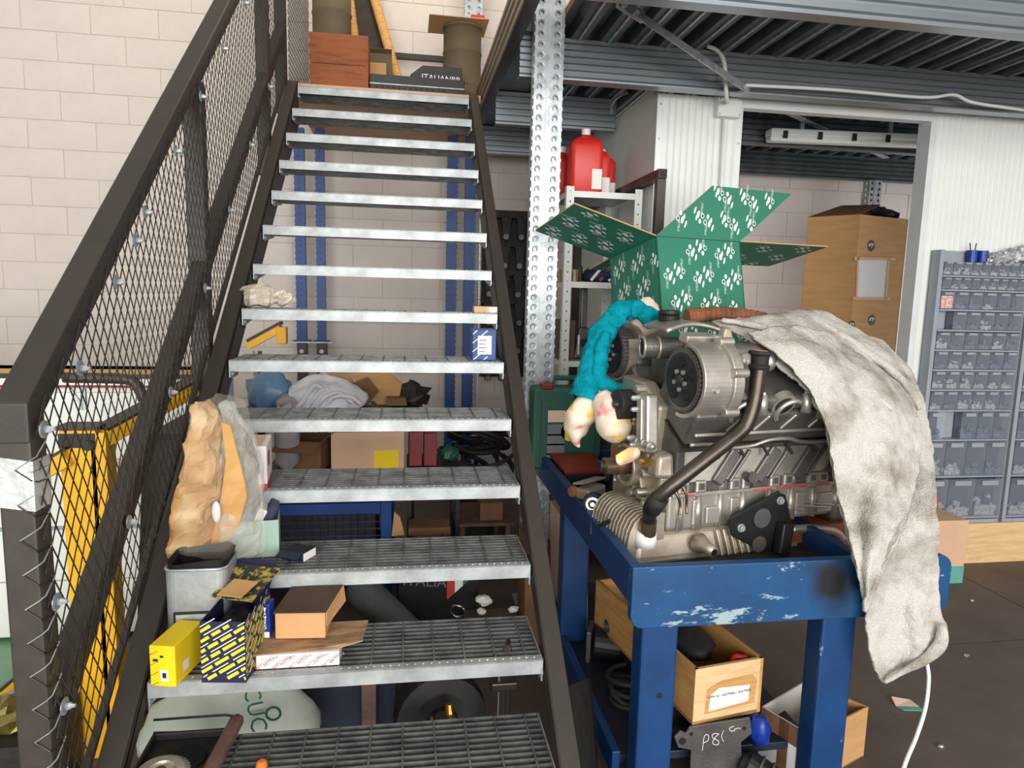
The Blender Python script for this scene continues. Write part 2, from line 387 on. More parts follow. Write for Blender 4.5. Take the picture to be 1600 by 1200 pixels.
rest.build('block_courses', 'wall_paint', wb, kind='stuff')

# mezzanine deck: trapezoidal sheet, ribs running away from the viewer
XM0, XM1, YM0 = 1.48, 7.2, .55
prof = []; x = XM0; pitch = .16
dk = MB()
pts = []
while x < XM1:
    pts += [(x, ZD+.05), (x+.05, ZD+.05), (x+.066, ZD), (x+.144, ZD)]; x += pitch
rows = [[Vector((a, yy, b)) for a, b in pts] for yy in (YM0, YW)]
dk.grid(rows); ceil = dk.build('ceiling', 'deck_steel', solid=.004, kind='structure')
x = XM0
rib = None
while x < XM1-.2:
    m = MB().box((x+.0995, YM0, ZD-.012), (x+.1105, YW-.01, ZD-.002))
    if rib is None: rib = m.build('deck_rib', 'galv', ceil); x0r = x
    else:
        c = bpy.data.objects.new('deck_rib', rib.data); COL.objects.link(c); c.parent = ceil; c.location = (x-x0r, 0, 0)
    x += pitch
MB().box((XM0, YM0, ZD+.052), (XM1, YW, ZD+.09)).build('deck_board', 'wood_tan', ceil)
MB().box((1.28, 1.97, ZD), (XM0, YW, ZD+.09)).build('deck_infill', 'deck_steel', ceil)
# landing at the head of the stairs
MB().box((-.07, 3.20, 2.98), (1.20, YW, 3.03)).build('landing_floor', 'cardboard_pale', kind='structure')

def zbeam(name, label, a, b, h, depth, n=6, matn='galv_beam', lip=.05, parent=None):
    """cold-rolled ribbed beam from a to b (at its top), ribs along its length, ribbed face towards the viewer"""
    a = Vector(a); b = Vector(b); d = (b-a).normalized(); out = Vector((0, 0, 1)).cross(d)*-1
    if out.y > .5: out = -out
    t = thing(name, label, 'beam', (a+b)/2 - Vector((0, 0, h)))
    prof = []
    for k in range(n):
        z0 = -h*k/n; z1 = -h*(k+1)/n; dz = z1-z0
        prof += [(.0, z0), (.0, z0+dz*.5), (-.014, z0+dz*.62), (-.014, z0+dz*.88)]
    prof.append((0, -h))
    m = MB(); rows = [[p + out*o + Vector((0, 0, z)) for o, z in prof] for p in (a, b)]
    m.grid(rows); m.build('ribbed_face', matn, t, solid=.004)
    MB().bar(a - out*(depth/2), b - out*(depth/2), depth, .006).build('flange', matn, t)
    MB().bar(a - out*(depth/2) - Vector((0, 0, h)), b - out*(depth/2) - Vector((0, 0, h)), depth, .006).build('flange', matn, t)
    return t
zbeam('ceiling_beam', 'ribbed galvanised beam across the upper right corner', (1.30, 1.00, 3.02), (7.0, 1.00, 3.02), .2, .07, 4)
zbeam('ceiling_beam', 'ribbed galvanised beam above the white panel walls', (1.28, 2.03, 3.02), (7.0, 2.03, 3.02), .20, .08, 6)
zbeam('ceiling_beam', 'ribbed galvanised beam behind the perforated post', (1.28, 3.00, 3.01), (2.10, 3.00, 3.01), .2, .07, 5)
zbeam('ceiling_beam', 'ribbed galvanised beam nearest the block wall, left of the cabin', (1.28, 3.95, 3.01), (2.10, 3.95, 3.01), .2, .07, 5)
zbeam('ceiling_beam', 'dark ribbed beam inside the opening above the strip lamp', (2.72, 3.1, 3.01), (6.4, 3.1, 3.01), .2, .07, 5, 'deck_steel')
zbeam('ceiling_beam', 'dark ribbed beam along the back wall above the tall carton', (2.72, 4.2, 3.01), (6.4, 4.2, 3.01), .2, .07, 5, 'deck_steel')
# trimmer beam beside the stairs (runs away from the viewer)
t = thing('edge_beam', 'dark ribbed edge beam running up beside the stairwell', 'beam', (1.24, 2.4, 2.95))
m = MB(); a = Vector((1.215, .6, 3.20)); b = Vector((1.215, 4.1, 3.20)); prof = []
for k in range(4): z = -.06*k; prof += [(0, z), (0, z-.03), (.012, z-.036), (.012, z-.054)]
prof.append((0, -.24))
m.grid([[p + Vector((-o-.0, 0, z)) for o, z in prof] for p in (a, b)]); m.build('ribbed_face', 'galv_warm_lit', t, solid=.004)
MB().box((1.207, .6, 2.955), (1.27, 4.1, 2.962)).build('flange', 'brown_steel', t)

# sandwich-panel cabin
def panel_wall(name, x0, x1, y, z0, z1, step=.04):
    t = thing(name, None, None, ((x0+x1)/2, y, z0), kind='structure')
    m = MB(); pts = []; x = x0
    while x < x1-1e-6:
        e = min(x+step, x1); pts += [(x, 0), (x+.008, -.006), (x+.016, 0)]; x = e
    pts.append((x1, 0))
    m.grid([[Vector((px, y+o, z)) for px, o in pts] for z in (z0, z1)]); m.build('ribbed_sheet', 'panel_white', t)
    MB().box((x0, y+.004, z0), (x1, y+.06, z1)).build('panel_core', 'panel_white', t)
    return t
YP = 2.25
pw = panel_wall('wall_panel_1', 2.14, 2.63, YP, 0, 2.85)
MB().box((2.115, YP-.006, 0), (2.155, YP+.07, 2.85)).build('corner_trim', 'trim_white', pw, bevel=.002)
MB().box((2.60, YP-.006, 0), (2.64, YP+.07, 2.85)).build('corner_trim', 'trim_white', pw, bevel=.002)
for z in (2.05, 2.6, 2.79):
    for x in (2.135, 2.62): MB().cyl((x, YP-.011, z), (x, YP-.006, z), .006, n=8).build('screw', 'galv', pw)
sw = thing('wall_cabin_side', None, None, (2.14, 3.3, 0), kind='structure')
for i in range(3): MB().box((2.118, YP+.08+i*.7, 0), (2.16, YP+.075+(i+1)*.7, 2.9)).build('side_panel', 'panel_white', sw)
pr_ = panel_wall('wall_panel_2', 3.90, 6.4, YP, 0, 2.90)
MB().box((3.865, YP-.01, 0), (3.91, YP+.10, 2.9)).build('corner_trim', 'trim_white', pr_, bevel=.002)
MB().box((2.60, YP-.008, 2.80), (3.9, YP+.06, 2.865)).build('trim_1', 'trim_white', kind='structure', bevel=.002)

# long white panelled cabinet and the far left
t = thing('panelled_cabinet', 'long low white panelled cabinet with gold and red stripes along its top, behind the railing', 'cabinet', (-1.7, 1.95, 0))
MB().box((-3.6, 1.72, .02), (-.22, 2.2, 1.22)).build('body', 'white_pl', t)
for z0, z1 in ((.03, .30), (.305, .56), (.565, .88), (.885, 1.20)): MB().box((-3.6, 1.70, z0), (-.22, 1.72, z1-.004)).build('panel', 'white_pl', t, bevel=.003)
MB().box((-3.62, 1.69, 1.22), (-.2, 2.22, 1.262)).build('red_stripe', 'stripe_red', t)
MB().box((-3.62, 1.688, 1.232), (-.2, 2.22, 1.262)).build('white_stripe', 'white_pl', t)
MB().box((-3.62, 1.685, 1.262), (-.2, 1.72, 1.285)).build('dark_strip', 'brown_paint', t)
MB().box((-3.62, 1.68, 1.285), (-.2, 1.70, 1.305)).build('gold_strip', 'stripe_gold', t)
MB().box((-3.62, 1.69, .86), (-.2, 1.70, .885)).build('beige_strip', 'cardboard_pale', t)
MB().box((-3.62, 1.69, .55), (-.2, 1.70, .565)).build('grey_strip', 'cabinet_grey', t)
# ------------------------------------------------------------------ staircase
W, G, RS, DEP, Z0 = 1.115, .24264, .2, .285, .4
SL = RS/G
st = thing('staircase', 'open steel staircase with galvanised grating treads and brown side channels', 'staircase', (W/2, 0, 0))
def slope_prism(x0, x1, o0, o1, y0, y1):
    f = lambda y, o: Z0 + SL*y + o
    return [(x0, y0, max(0, f(y0, o0))), (x0, y1, f(y1, o0)), (x0, y1, f(y1, o1)), (x0, y0, max(0.0, f(y0, o1)))], (x1-x0, 0, 0)
for side, (xi, xo) in (('l', (-.006, -.075)), ('r', (W+.006, W+.066))):
    m = MB(); s_ = 1 if xo > xi else -1
    y0 = -.46
    m.prism(*slope_prism(xi, xi+s_*.009, -.285, -.005, y0, 3.22))
    m.prism(*slope_prism(xi, xo, -.020, -.005, y0, 3.22))
    m.prism(*slope_prism(xi, xo, -.285, -.270, y0, 3.22))
    m.build('stringer', 'brown_paint', st, bevel=.002, seg=1)
def tread_parts():
    m = MB(); nb = 11
    for k in range(nb): y = .03 + (DEP-.03)*k/(nb-1); m.box((.006, y-.0018, -.032), (W-.006, y+.0018, 0))
    for k in range(12): x = .05 + k*.0925; m.box((x-.0025, .03, -.012), (x+.0025, DEP, .001))
    n = MB()
    n.box((0, 0, -.045), (W, .0035, 0)); n.box((0, 0, -.003), (W, .030, .001))
    for k in range(46): n.lathe((.02+k*.0238, .018, .0005), (0, 0, 1), [(0, .005), (.0028, .0035)], 6)
    e = MB()
    e.prism([(0, .002, -.07), (0, .035, -.075), (0, DEP, -.04), (0, DEP, 0), (0, .002, 0)], (.004, 0, 0))
    e.cyl((.004, .03, -.058), (.012, .03, -.058), .008, n=8)
    return m, n, e
gm, nm, em = tread_parts()
T0 = Matrix.Translation(WM[st.name].translation).inverted()
first = None
for k in range(14):
    Mx = T0 @ Matrix.Translation((0, G*k, Z0+RS*k))
    if first is None:
        g = gm.build('tread', 'grate', st, local=True); n_ = nm.build('nosing', 'galv_old', st, local=True, bevel=.0008, seg=1); e1 = em.build('end_plate', 'galv', st, local=True)
        first = (g.data, n_.data, e1.data)
    else:
        g = put('tread', first[0], st); n_ = bpy.data.objects.new('nosing', first[1]); e1 = bpy.data.objects.new('end_plate', first[2]); COL.objects.link(n_); COL.objects.link(e1)
    g.matrix_basis = Mx; WM[g.name] = WM[st.name] @ Mx
    n_.parent = g; e1.parent = g; n_.matrix_basis = Matrix(); e1.matrix_basis = Matrix()
    e2 = bpy.data.objects.new('end_plate', first[2]); COL.objects.link(e2); e2.parent = g; e2.matrix_basis = Matrix.Translation((W-.004, 0, 0))

# ------------------------------------------------------------------ railing
off = lambda y, o: Z0 + SL*y + o
rl = thing('stair_railing', 'dark brown stair railing with a diamond wire mesh infill', 'railing', (-.115, 1.4, 0))
XA, XB = -.150, -.080
def rail(o0, o1, y0, y1, xa=XA, xb=XB, name='top_rail', mt='brown_paint'):
    m = MB(); m.prism([(xa, y0, off(y0, o0)), (xa, y1, off(y1, o0)), (xa, y1, off(y1, o1)), (xa, y0, off(y0, o1))], (xb-xa, 0, 0)); return m.build(name, mt, rl, bevel=.006)
rail(1.03, 1.118, -.0975, 3.25)
rail(.27, .365, -.03, 3.25, xa=-.136, name='mid_rail')
rail(.0, .030, -.03, 3.25, xa=-.10, name='bottom_rail')
def post(y0, z0, z1, wdt=.066): MB().box((XA, y0, z0), (XB, y0+wdt, z1)).build('post', 'brown_steel', rl, bevel=.006)
post(-.095, 0.0, off(-.06, 1.06))
tp = MB()
for k, (za, zb) in enumerate(((1.215, 1.255), (1.245, 1.29), (1.28, 1.325))):
    e = .0015+.0008*k; s0 = .012*(k-1); tp.hexa([(XA-e, -.095-e, za), (XB+e, -.095-e, za+s0), (XB+e, -.029+e, za+s0), (XA-e, -.029+e, za), (XA-e, -.095-e, zb), (XB+e, -.095-e, zb-s0), (XB+e, -.029+e, zb-s0), (XA-e, -.029+e, zb)])
tp.build('silver_tape', 'tape_silver', rl)
for y in (1.245, 2.60): post(y, off(y, -.20), off(y, 1.05))
post(3.2, off(3.2, -.2), 4.2)
MB().bar((-.115, 3.2, 4.16), (-.115, 4.4, 4.16), .07, .07).build('top_rail', 'brown_paint', rl, bevel=.006)
# mesh: two families of wires, clipped to the sloping field
mw = MB(); k_ = 1.7; sp = .046; r_ = .0017
def clip(y0, z0, kk, ya, yb, oa, ob):
    lo, hi = ya, yb; s_ = kk - SL; c = z0 - kk*y0 - Z0
    a, b = (oa-c)/s_, (ob-c)/s_
    if a > b: a, b = b, a
    lo = max(lo, a); hi = min(hi, b)
    return (lo, hi) if hi-lo > .004 else None
for fam, kk, xx in ((0, k_, -.0775), (1, -k_, -.0745)):
    for i in range(-140, 260):
        q = clip(i*sp, Z0, kk, -.075, 3.2, .03, 1.07)
        if q: mw.bar((xx, q[0], Z0+kk*(q[0]-i*sp)), (xx, q[1], Z0+kk*(q[1]-i*sp)), .0026, .0024, up=(1, 0, 0))
    for i in range(-60, 120):     # flat guard along the landing
        lo, hi = 3.28, 4.3; z0, z1 = 3.06, 4.12; yi = 3+i*sp
        a, b = sorted((yi+(z0-3)/kk, yi+(z1-3)/kk)); a = max(a, lo); b = min(b, hi)
        if b-a > .004: mw.bar((xx, a, 3+kk*(a-yi)), (xx, b, 3+kk*(b-yi)), .0026, .0024, up=(1, 0, 0))
mw.build('wire_mesh', 'brown_steel', rl, kind='stuff')
# cut wire ends bent round the foot post
for j in range(13):
    z = 1.30 - j*.078
    m = MB(); m.tube([(-.074, -.045, z+.05), (-.075, -.085, z+.022), (-.082, -.098, z+.016), (-.112, -.0985, z-.004)], .0016, 6)
    m.build('wire_end', 'galv', rl)
    m = MB(); m.tube([(-.112, -.0985, z-.004), (-.082, -.0985, z-.028), (-.075, -.085, z-.034), (-.074, -.05, z-.036)], .0016, 6)
    m.build('wire_end', 'steel_dark', rl)
wsh = MB().lathe((0, 0, 0), (1, 0, 0), [(0, .020), (.0025, .020), (.004, .017)], 14); wsh.lathe((.004, 0, 0), (1, 0, 0), [(0, .009), (.007, .009), (.016, .0045), (.02, .0045)], 6)
wd = None
for y, o in ((-.055, 1.02), (.125, .985), (.36, 1.0), (.507, 1.0), (.591, 1.02), (.893, 1.008), (1.213, 1.006), (1.565, 1.006), (2.0, 1.0), (2.5, 1.0), (-.05, .62), (-.045, .36), (.364, .323), (1.186, .307), (1.6, .31), (2.05, .31), (2.57, .306), (.75, .32)):
    p = Vector((-.073, y, off(y, o)))
    if wd is None: ob = wsh.xf(Matrix.Translation(p)).build('washer_bolt', 'galv', rl); wd = ob.data; p0 = p
    else: c = bpy.data.objects.new('washer_bolt', wd); COL.objects.link(c); c.parent = rl; c.location = p-p0

# ------------------------------------------------------------------ posts
def holes(mb, o, ux, uy, w, h, nx, ny, r, n8=8):
    o = Vector(o); ux = Vector(ux); uy = Vector(uy); cw, ch = w/nx, h/ny
    for i in range(nx):
        for j in range(ny):
            c = o + ux*((i+.5)*cw) + uy*((j+.5)*ch)
            out = [(-1, -1), (0, -1), (1, -1), (1, 0), (1, 1), (0, 1), (-1, 1), (-1, 0)]
            q = [c + ux*(a*cw/2) + uy*(b*ch/2) for a, b in out]; q += [c + ux*(r*math.cos(math.atan2(b, a))) + uy*(r*1.15*math.sin(math.atan2(b, a))) for a, b in out]
            mb.add(q, [(k, (k+1) % 8, 8+(k+1) % 8, 8+k) for k in range(8)])
def rack_post(name, label, x0, x1, y, z0, z1, dp, mt, cols=2, pitch=.05, r=.0125, cat='post'):
    t = thing(name, label, cat, ((x0+x1)/2, y+dp/2, z0)); w = x1-x0; ny = int((z1-z0)/pitch)
    m = MB(); mid = .022
    cw = (w-mid)/2
    if cols == 2:
        holes(m, (x0, y, z0), (1, 0, 0), (0, 0, 1), cw, z1-z0, 1, ny, r); holes(m, (x1-cw, y, z0), (1, 0, 0), (0, 0, 1), cw, z1-z0, 1, ny, r)
        m.box((x0+cw, y-.004, z0), (x1-cw, y+.004, z1))
    else: holes(m, (x0, y, z0), (1, 0, 0), (0, 0, 1), w, z1-z0, 1, ny, r)
    m.build('perforated_face', mt, t, solid=.003)
    for xs, ya, sy in ((x0, y+dp, -1), (x1, y, 1)): s_ = MB(); holes(s_, (xs, ya, z0), (0, sy, 0), (0, 0, 1), dp, z1-z0, 1, ny, r); s_.build('side_face', mt, t, solid=.003)
    e = MB()
    for k in range(ny):
        z = z0+(k+.5)*pitch
        e.box((x0-.006, y+.004, z-.008), (x0, y+.02, z+.008)); e.box((x1, y+.004, z-.008), (x1+.006, y+.02, z+.008))
    e.build('edge_tabs', mt, t, kind='stuff')
    MB().box((x0+.004, y+.014, z0), (x1-.004, y+.02, z1)).build('back_web', mt, t)
    MB().box((x0-.03, y-.03, z0), (x1+.03, y+dp+.03, z0+.008)).build('foot_plate', mt, t)
    return t
pp_ = rack_post('perforated_post', 'tall perforated galvanised post standing right of the staircase', P(834, 160, Y=1.87).x, P(878, 160, Y=1.87).x, 1.87, 0, 3.9, .08, 'galv', r=.0105)
xa_, xb_ = P(834, 160, Y=1.87).x, P(878, 160, Y=1.87).x; cw_ = (xb_-xa_-.022)/2; m = MB()
for k in range(78):
    for cx in (xa_+cw_/2, xb_-cw_/2): m.torus((cx, 1.868, (k+.5)*.05), (0, -1, 0), .0165, .0032, 10, 4)
m.build('embossed_rings', 'galv', pp_, kind='stuff')
rack_post('perforated_post', 'perforated galvanised post beside the landing, above the stairs', 1.16, 1.30, 4.15, 3.03, 5.0, .09, 'galv')
rack_post('perforated_post', 'perforated galvanised post behind the tall carton', 4.86, 4.98, 4.15, 0, 2.8, .09, 'galv')
rack_post('rack_upright', 'blue rack upright left of its pair behind the stairs, beside the brass bracket', -.19, -.115, 4.2, 1.26, 2.97, .06, 'blue_paint', 1, .05, .004)
rack_post('rack_upright', 'thin blue rack upright, right one of the left pair behind the stairs', -.025, .04, 4.2, 1.26, 2.97, .06, 'blue_paint', 1, .05, .004)
rack_post('rack_upright', 'blue rack upright, left one of the right pair behind the stairs', 1.04, 1.12, 4.2, 0, 2.97, .06, 'blue_paint', 1, .05, .004)
rack_post('rack_upright', 'blue slotted rack upright with a toothed galvanised edge, behind the right end of the treads', 1.185, 1.27, 4.16, 0, 2.97, .07, 'blue_paint', 1, .05, .004)
m = MB(); m.box((1.303, 4.11, 0), (1.308, 4.16, 2.97))
for k in range(118): m.box((1.308, 4.11, k*.025), (1.316, 4.115, k*.025+.012))
m.build('toothed_strip', 'galv', label='toothed galvanised strip beside the blue slotted upright', cat='strip')
# low wall plinth the left pair stands on
t = thing('support_frame', 'dark grey steel stand under the left pair of blue uprights', 'stand', (-.07, 4.23, 0))
for x in (-.152, .008): MB().box((x-.04, 4.19, 0), (x+.04, 4.27, 1.25)).build('leg', 'brown_steel', t, bevel=.004)
MB().box((-.25, 4.17, 1.25), (.10, 4.29, 1.26)).build('top_plate', 'galv', t)
for x in (-.152, .008): MB().cyl((x, 4.18, 1.18), (x, 4.19, 1.18), .018, n=10).build('bolt', 'galv', t)

# ------------------------------------------------------------------ braces, conduit, lamp
def strap(name, label, a, b, w, th=.006, mt='galv', cat='brace'):
    return MB().bar(a, b, w, th).build(name, mt, label=label, cat=cat)
t = thing('brace_strap', 'flat galvanised brace running from the post head to the panel wall', 'brace', P(985, 15, Z=2.9))
MB().bar(P(975, 8, Z=2.96), P(1170, 142, Y=1.95), .006, .035, up=(0, 0, 1)).build('strap', 'galv', t)
MB().bar(P(965, 2, Z=2.965), P(1005, 28, Z=2.94), .02, .05).build('end_lug', 'galv', t, bevel=.004)
for k in (0, 1): MB().lathe(P(975+18*k, 8+12*k, Z=2.945-.012*k), (0, -1, -.3), [(0, .012), (.02, .012)], 8).build('bolt', 'galv', t)
strap('brace_strap', 'brace strap falling to the right inside the opening', P(1200, 162, Z=2.93), P(1385, 247, Y=3.95), .05)
strap('brace_strap', 'thin brace strap rising to the right inside the opening', P(1168, 182, Y=3.4), P(1400, 158, Y=3.4), .03)
t = thing('conduit', 'grey conduit pipe with a junction box on the white panel column', 'conduit', P(1140, 300, Y=2.23))
pts = [P(1105, 72, Y=2.0), P(1122, 80, Y=1.98), P(1132, 100, Y=1.96), P(1135, 150, Y=2.0), P(1137, 160, Y=2.21)]
MB().tube(catmull(pts, 5), .011, 8).build('pipe', 'panel_white', t, smooth=True)
MB().tube([P(1131, 185, Y=2.22), P(1127, 290, Y=2.22), P(1124, 360, Y=2.22)], .008, 8).build('pipe', 'panel_white', t, smooth=True)
MB().tube(catmull([P(1145, 150, Y=2.21), P(1146, 138, Y=2.2), P(1152, 131, Y=2.2), P(1165, 132, Y=2.2)], 5), .012, 8).build('pipe', 'panel_white', t, smooth=True)
c0 = P(1122, 151, Y=2.2); c1 = P(1157, 184, Y=2.2)
jb = MB().box((c0.x, 2.19, c1.z), (c1.x, 2.245, c0.z)).build('junction_box', 'cabinet_grey' if 0 else 'panel_white', t, bevel=.004)
for x in (c0.x+.012, c1.x-.012):
    for z in (c1.z+.012, c0.z-.012): MB().cyl((x, 2.187, z), (x, 2.19, z), .005, n=8).build('screw', 'cabinet_grey', jb)
m = MB().tube(catmull([P(955, 178, Y=3.0), P(957, 160, Y=3.0), P(975, 146, Y=3.0), P(1027, 135, Y=2.9)], 6), .012, 8); m.build('conduit_pipe', 'galv', smooth=True, label='bent grey conduit under the deck left of the cabin', cat='conduit')
MB().tube(catmull([P(1165, 133, Y=1.93), P(1300, 140, Y=1.93), P(1440, 152, Y=1.93), P(1490, 148, Y=1.93), P(1520, 160, Y=1.93), P(1600, 172, Y=1.93)], 6), .009, 8).build('cable_run', 'panel_white', smooth=True, label='white cable running along the beam above the opening', cat='cable')
t = thing('strip_lamp', 'long white strip lamp under the deck inside the opening', 'lamp', P(1330, 225, Y=3.1))
a = P(1200, 212, Y=3.0); b = P(1450, 222, Y=3.0)
MB().bar(a+Vector((0, 0, .02)), b+Vector((0, 0, .02)), .10, .05).build('housing', 'lamp_white', t, bevel=.012)
MB().bar(a-Vector((0, 0, .02)), b-Vector((0, 0, .02)), .085, .045).build('diffuser', 'lamp_white', t, bevel=.018, seg=3)
for k in range(5):
    c = a.lerp(b, .08+.21*k); MB().cbox(c-Vector((0, .056, 0)), (.03, .012, .05)).build('clip', 'black_pl', t)
for k in (.2, .75):
    c = a.lerp(b, k); MB().box((c.x-.015, c.y-.01, c.z+.04), (c.x+.015, c.y+.01, ZD)).build('bracket', 'cabinet_grey', t)
# ------------------------------------------------------------------ blue bench
ZB = .80
be = thing('work_bench', 'blue painted steel work bench with chipped paint carrying the engine', 'bench', (1.9, 1.1, 0))
bx0, bx1 = 1.39, 2.49
def rounded(x0, x1, z0, z1, r, corners):
    pts = []
    for (cx, cz, a0), on in zip(((x1-r, z1-r, 0), (x0+r, z1-r, 90), (x0+r, z0+r, 180), (x1-r, z0+r, 270)), corners):
        if on: pts += [(cx+r*math.cos(math.radians(a0+a)), cz+r*math.sin(math.radians(a0+a))) for a in (0, 22, 45, 68, 90)]
        else: pts.append({0: (x1, z1), 90: (x0, z1), 180: (x0, z0), 270: (x1, z0)}[a0])
    return pts
MB().prism([(x, .26, z) for x, z in rounded(bx0, bx1, .672, .872, .04, (1, 0, 1, 1))], (0, .035, 0)).build('front_board', 'blue_chipped', be, bevel=.003)
MB().box((bx0, .295, .745), (bx0+.035, 1.84, .872)).build('side_rail', 'blue_scuffed', be, bevel=.004)
MB().box((2.16, .295, .745), (2.195, 1.84, .872)).build('side_rail', 'blue_scuffed', be, bevel=.004)
MB().box((bx0+.035, 1.805, .745), (2.16, 1.84, .872)).build('back_rail', 'blue_scuffed', be, bevel=.004)
MB().box((bx0+.035, .295, ZB-.02), (2.16, 1.805, ZB)).build('deck_plate', 'black_dirty', be)
for x, y in ((1.445, .30), (2.07, .30), (1.40, 1.20), (2.07, 1.73)):
    MB().box((x, y, .0), (x+.122, y+.09, .745 if y > .5 else .672)).build('leg', 'blue_scuffed', be, bevel=.008)
MB().lathe((1.515, .2985, .42), (0, 1, 0), [(0, .010), (.004, .010)], 12).build('bolt_hole', 'ink_black', be)
MB().box((1.41, .42, .10), (2.15, 1.81, .13)).build('lower_shelf', 'dark_blue_pl', be, bevel=.003)
MB().box((1.40, .40, .07), (1.43, 1.81, .16)).build('lower_rail', 'blue_scuffed', be, bevel=.004)

# ------------------------------------------------------------------ V engine
ROT = math.radians(10.4)
EO = Vector((1.57, .70, ZB)); EZ = .26
en = thing('car_engine', 'bare aluminium V engine with toothed cam pulleys standing on the blue bench', 'engine', EO, ROT)
def eb(m, name, mt, parent=None, **k):
    m.xf(Matrix.Translation((0, 0, EZ))); return m.build(name, mt, parent or en, local=True, **k)
EX, EY, EU = Vector((1, 0, 0)), Vector((0, 1, 0)), Vector((0, 0, 1))
def yz(x, poly): return [(x, a, b) for a, b in poly]
# crankcase and banks
A = math.radians(33)
def bank(s, t, w):       # s=-1 near, +1 far ; t along bank axis, w across (outwards positive)
    u = Vector((s*math.sin(A), math.cos(A))); v = Vector((s*math.cos(A), -math.sin(A))); q = u*t + v*w; return (q.x, q.y)
low = eb(MB().prism(yz(-.02, [(-.2, -.165), (-.205, -.035), (.205, -.035), (.2, -.165)]), (.76, 0, 0)), 'crankcase', 'alu', bevel=.012, seg=3)
poly = [(-.205, -.035), bank(-1, .21, .115), bank(-1, .25, .11), bank(-1, .25, -.10), (0, .13), bank(1, .25, -.10), bank(1, .25, .11), bank(1, .21, .115), (.205, -.035)]
blk = eb(MB().prism(yz(0, poly), (.72, 0, 0)), 'cylinder_block', 'alu_dark', bevel=.008)
# split line with smeared red sealant, lugs
eb(MB().box((-.01, -.216, -.045), (.75, -.19, -.03)), 'split_flange', 'alu', bevel=.003)
m = MB()
for x0, x1 in ((.04, .075), (.32, .40), (.42, .56), (.60, .66)): m.box((x0, -.2175, -.041), (x1, -.2155, -.034+rnd(-.002, .002)))
eb(m, 'sealant', 'ink_red', kind='stuff')
for i, x in enumerate((.03, .10, .19, .285, .40, .50, .60, .70)):
    mm = MB().cyl((x, -.203, -.16), (x, -.203, -.045), .014+.006*(i % 2), .012, 10); mm.cyl((x, -.206, -.03), (x, -.206, .012), .013, .010, 10)
    eb(mm, 'bolt_boss', 'alu', low, smooth=True)
for x0, x1, zt in ((.075, .115, -.045), (.13, .20, -.075), (.23, .27, -.05), (.515, .56, -.05), (.62, .69, -.06)):
    eb(MB().box((x0, -.214, -.15), (x1, -.195, zt-.012)), 'pad', 'alu', low, bevel=.006)
for x in (.45, .56, .64): eb(MB().bar((x-.04, -.212, -.11), (x+.10, -.212, -.13), .012, .010), 'rib', 'alu', low, bevel=.004)
# finned upper deck of the near side: fine ridges between slanting webs
def side_pt(x, f):       # f 0..1 up the flank between split line and deck edge
    a = Vector((x, -.205, -.035)); q = bank(-1, .21, .115); b = Vector((x, q[0], q[1])); return a.lerp(b, f)
nrm = Vector((0, -1, .15)).normalized()
fin = MB()
for k in range(26):
    f = .30 + .68*k/25; fin.bar(side_pt(.03, f)+nrm*.002, side_pt(.71, f)+nrm*.002, .0055, .0028, up=nrm)
eb(fin, 'fine_fins', 'alu', blk, kind='stuff')
for x in (.16, .33, .50, .66):
    mm = MB(); a, b = side_pt(x, .22)+nrm*.008, side_pt(x+.075, .98)+nrm*.008
    mm.bar(a, b, .045, .024, up=nrm); mm.bar(a+Vector((.055, 0, 0)), b+Vector((.055, 0, 0)), .012, .02, up=nrm)
    eb(mm, 'web', 'alu_dark', blk, bevel=.006)
for x in (.03, .10, .24, .29, .41, .47, .58, .63):
    mm = MB().cbox(side_pt(x, .16)+nrm*.006, (.045, .02, .045)); eb(mm, 'lug', 'alu', blk, bevel=.007)
    mm = MB().cbox(side_pt(x, .16)+nrm*.017, (.022, .004, .022)); eb(mm, 'lug_pad', 'alu_dark', blk, bevel=.002)
mm = MB().cyl(side_pt(.285, .32)+nrm*.004, side_pt(.285, .32)+nrm*.04, .017, .015, 12); mm.cyl(side_pt(.285, .32)+nrm*.04, side_pt(.285, .32)+nrm*.05, .021, .021, 8)
eb(mm, 'knock_sensor', 'alu_dark', blk, smooth=False); eb(MB().cyl(side_pt(.30, .30)+nrm*.012, side_pt(.305, .04)+nrm*.016, .008, .007, 8), 'sensor_plug', 'rubber', blk)
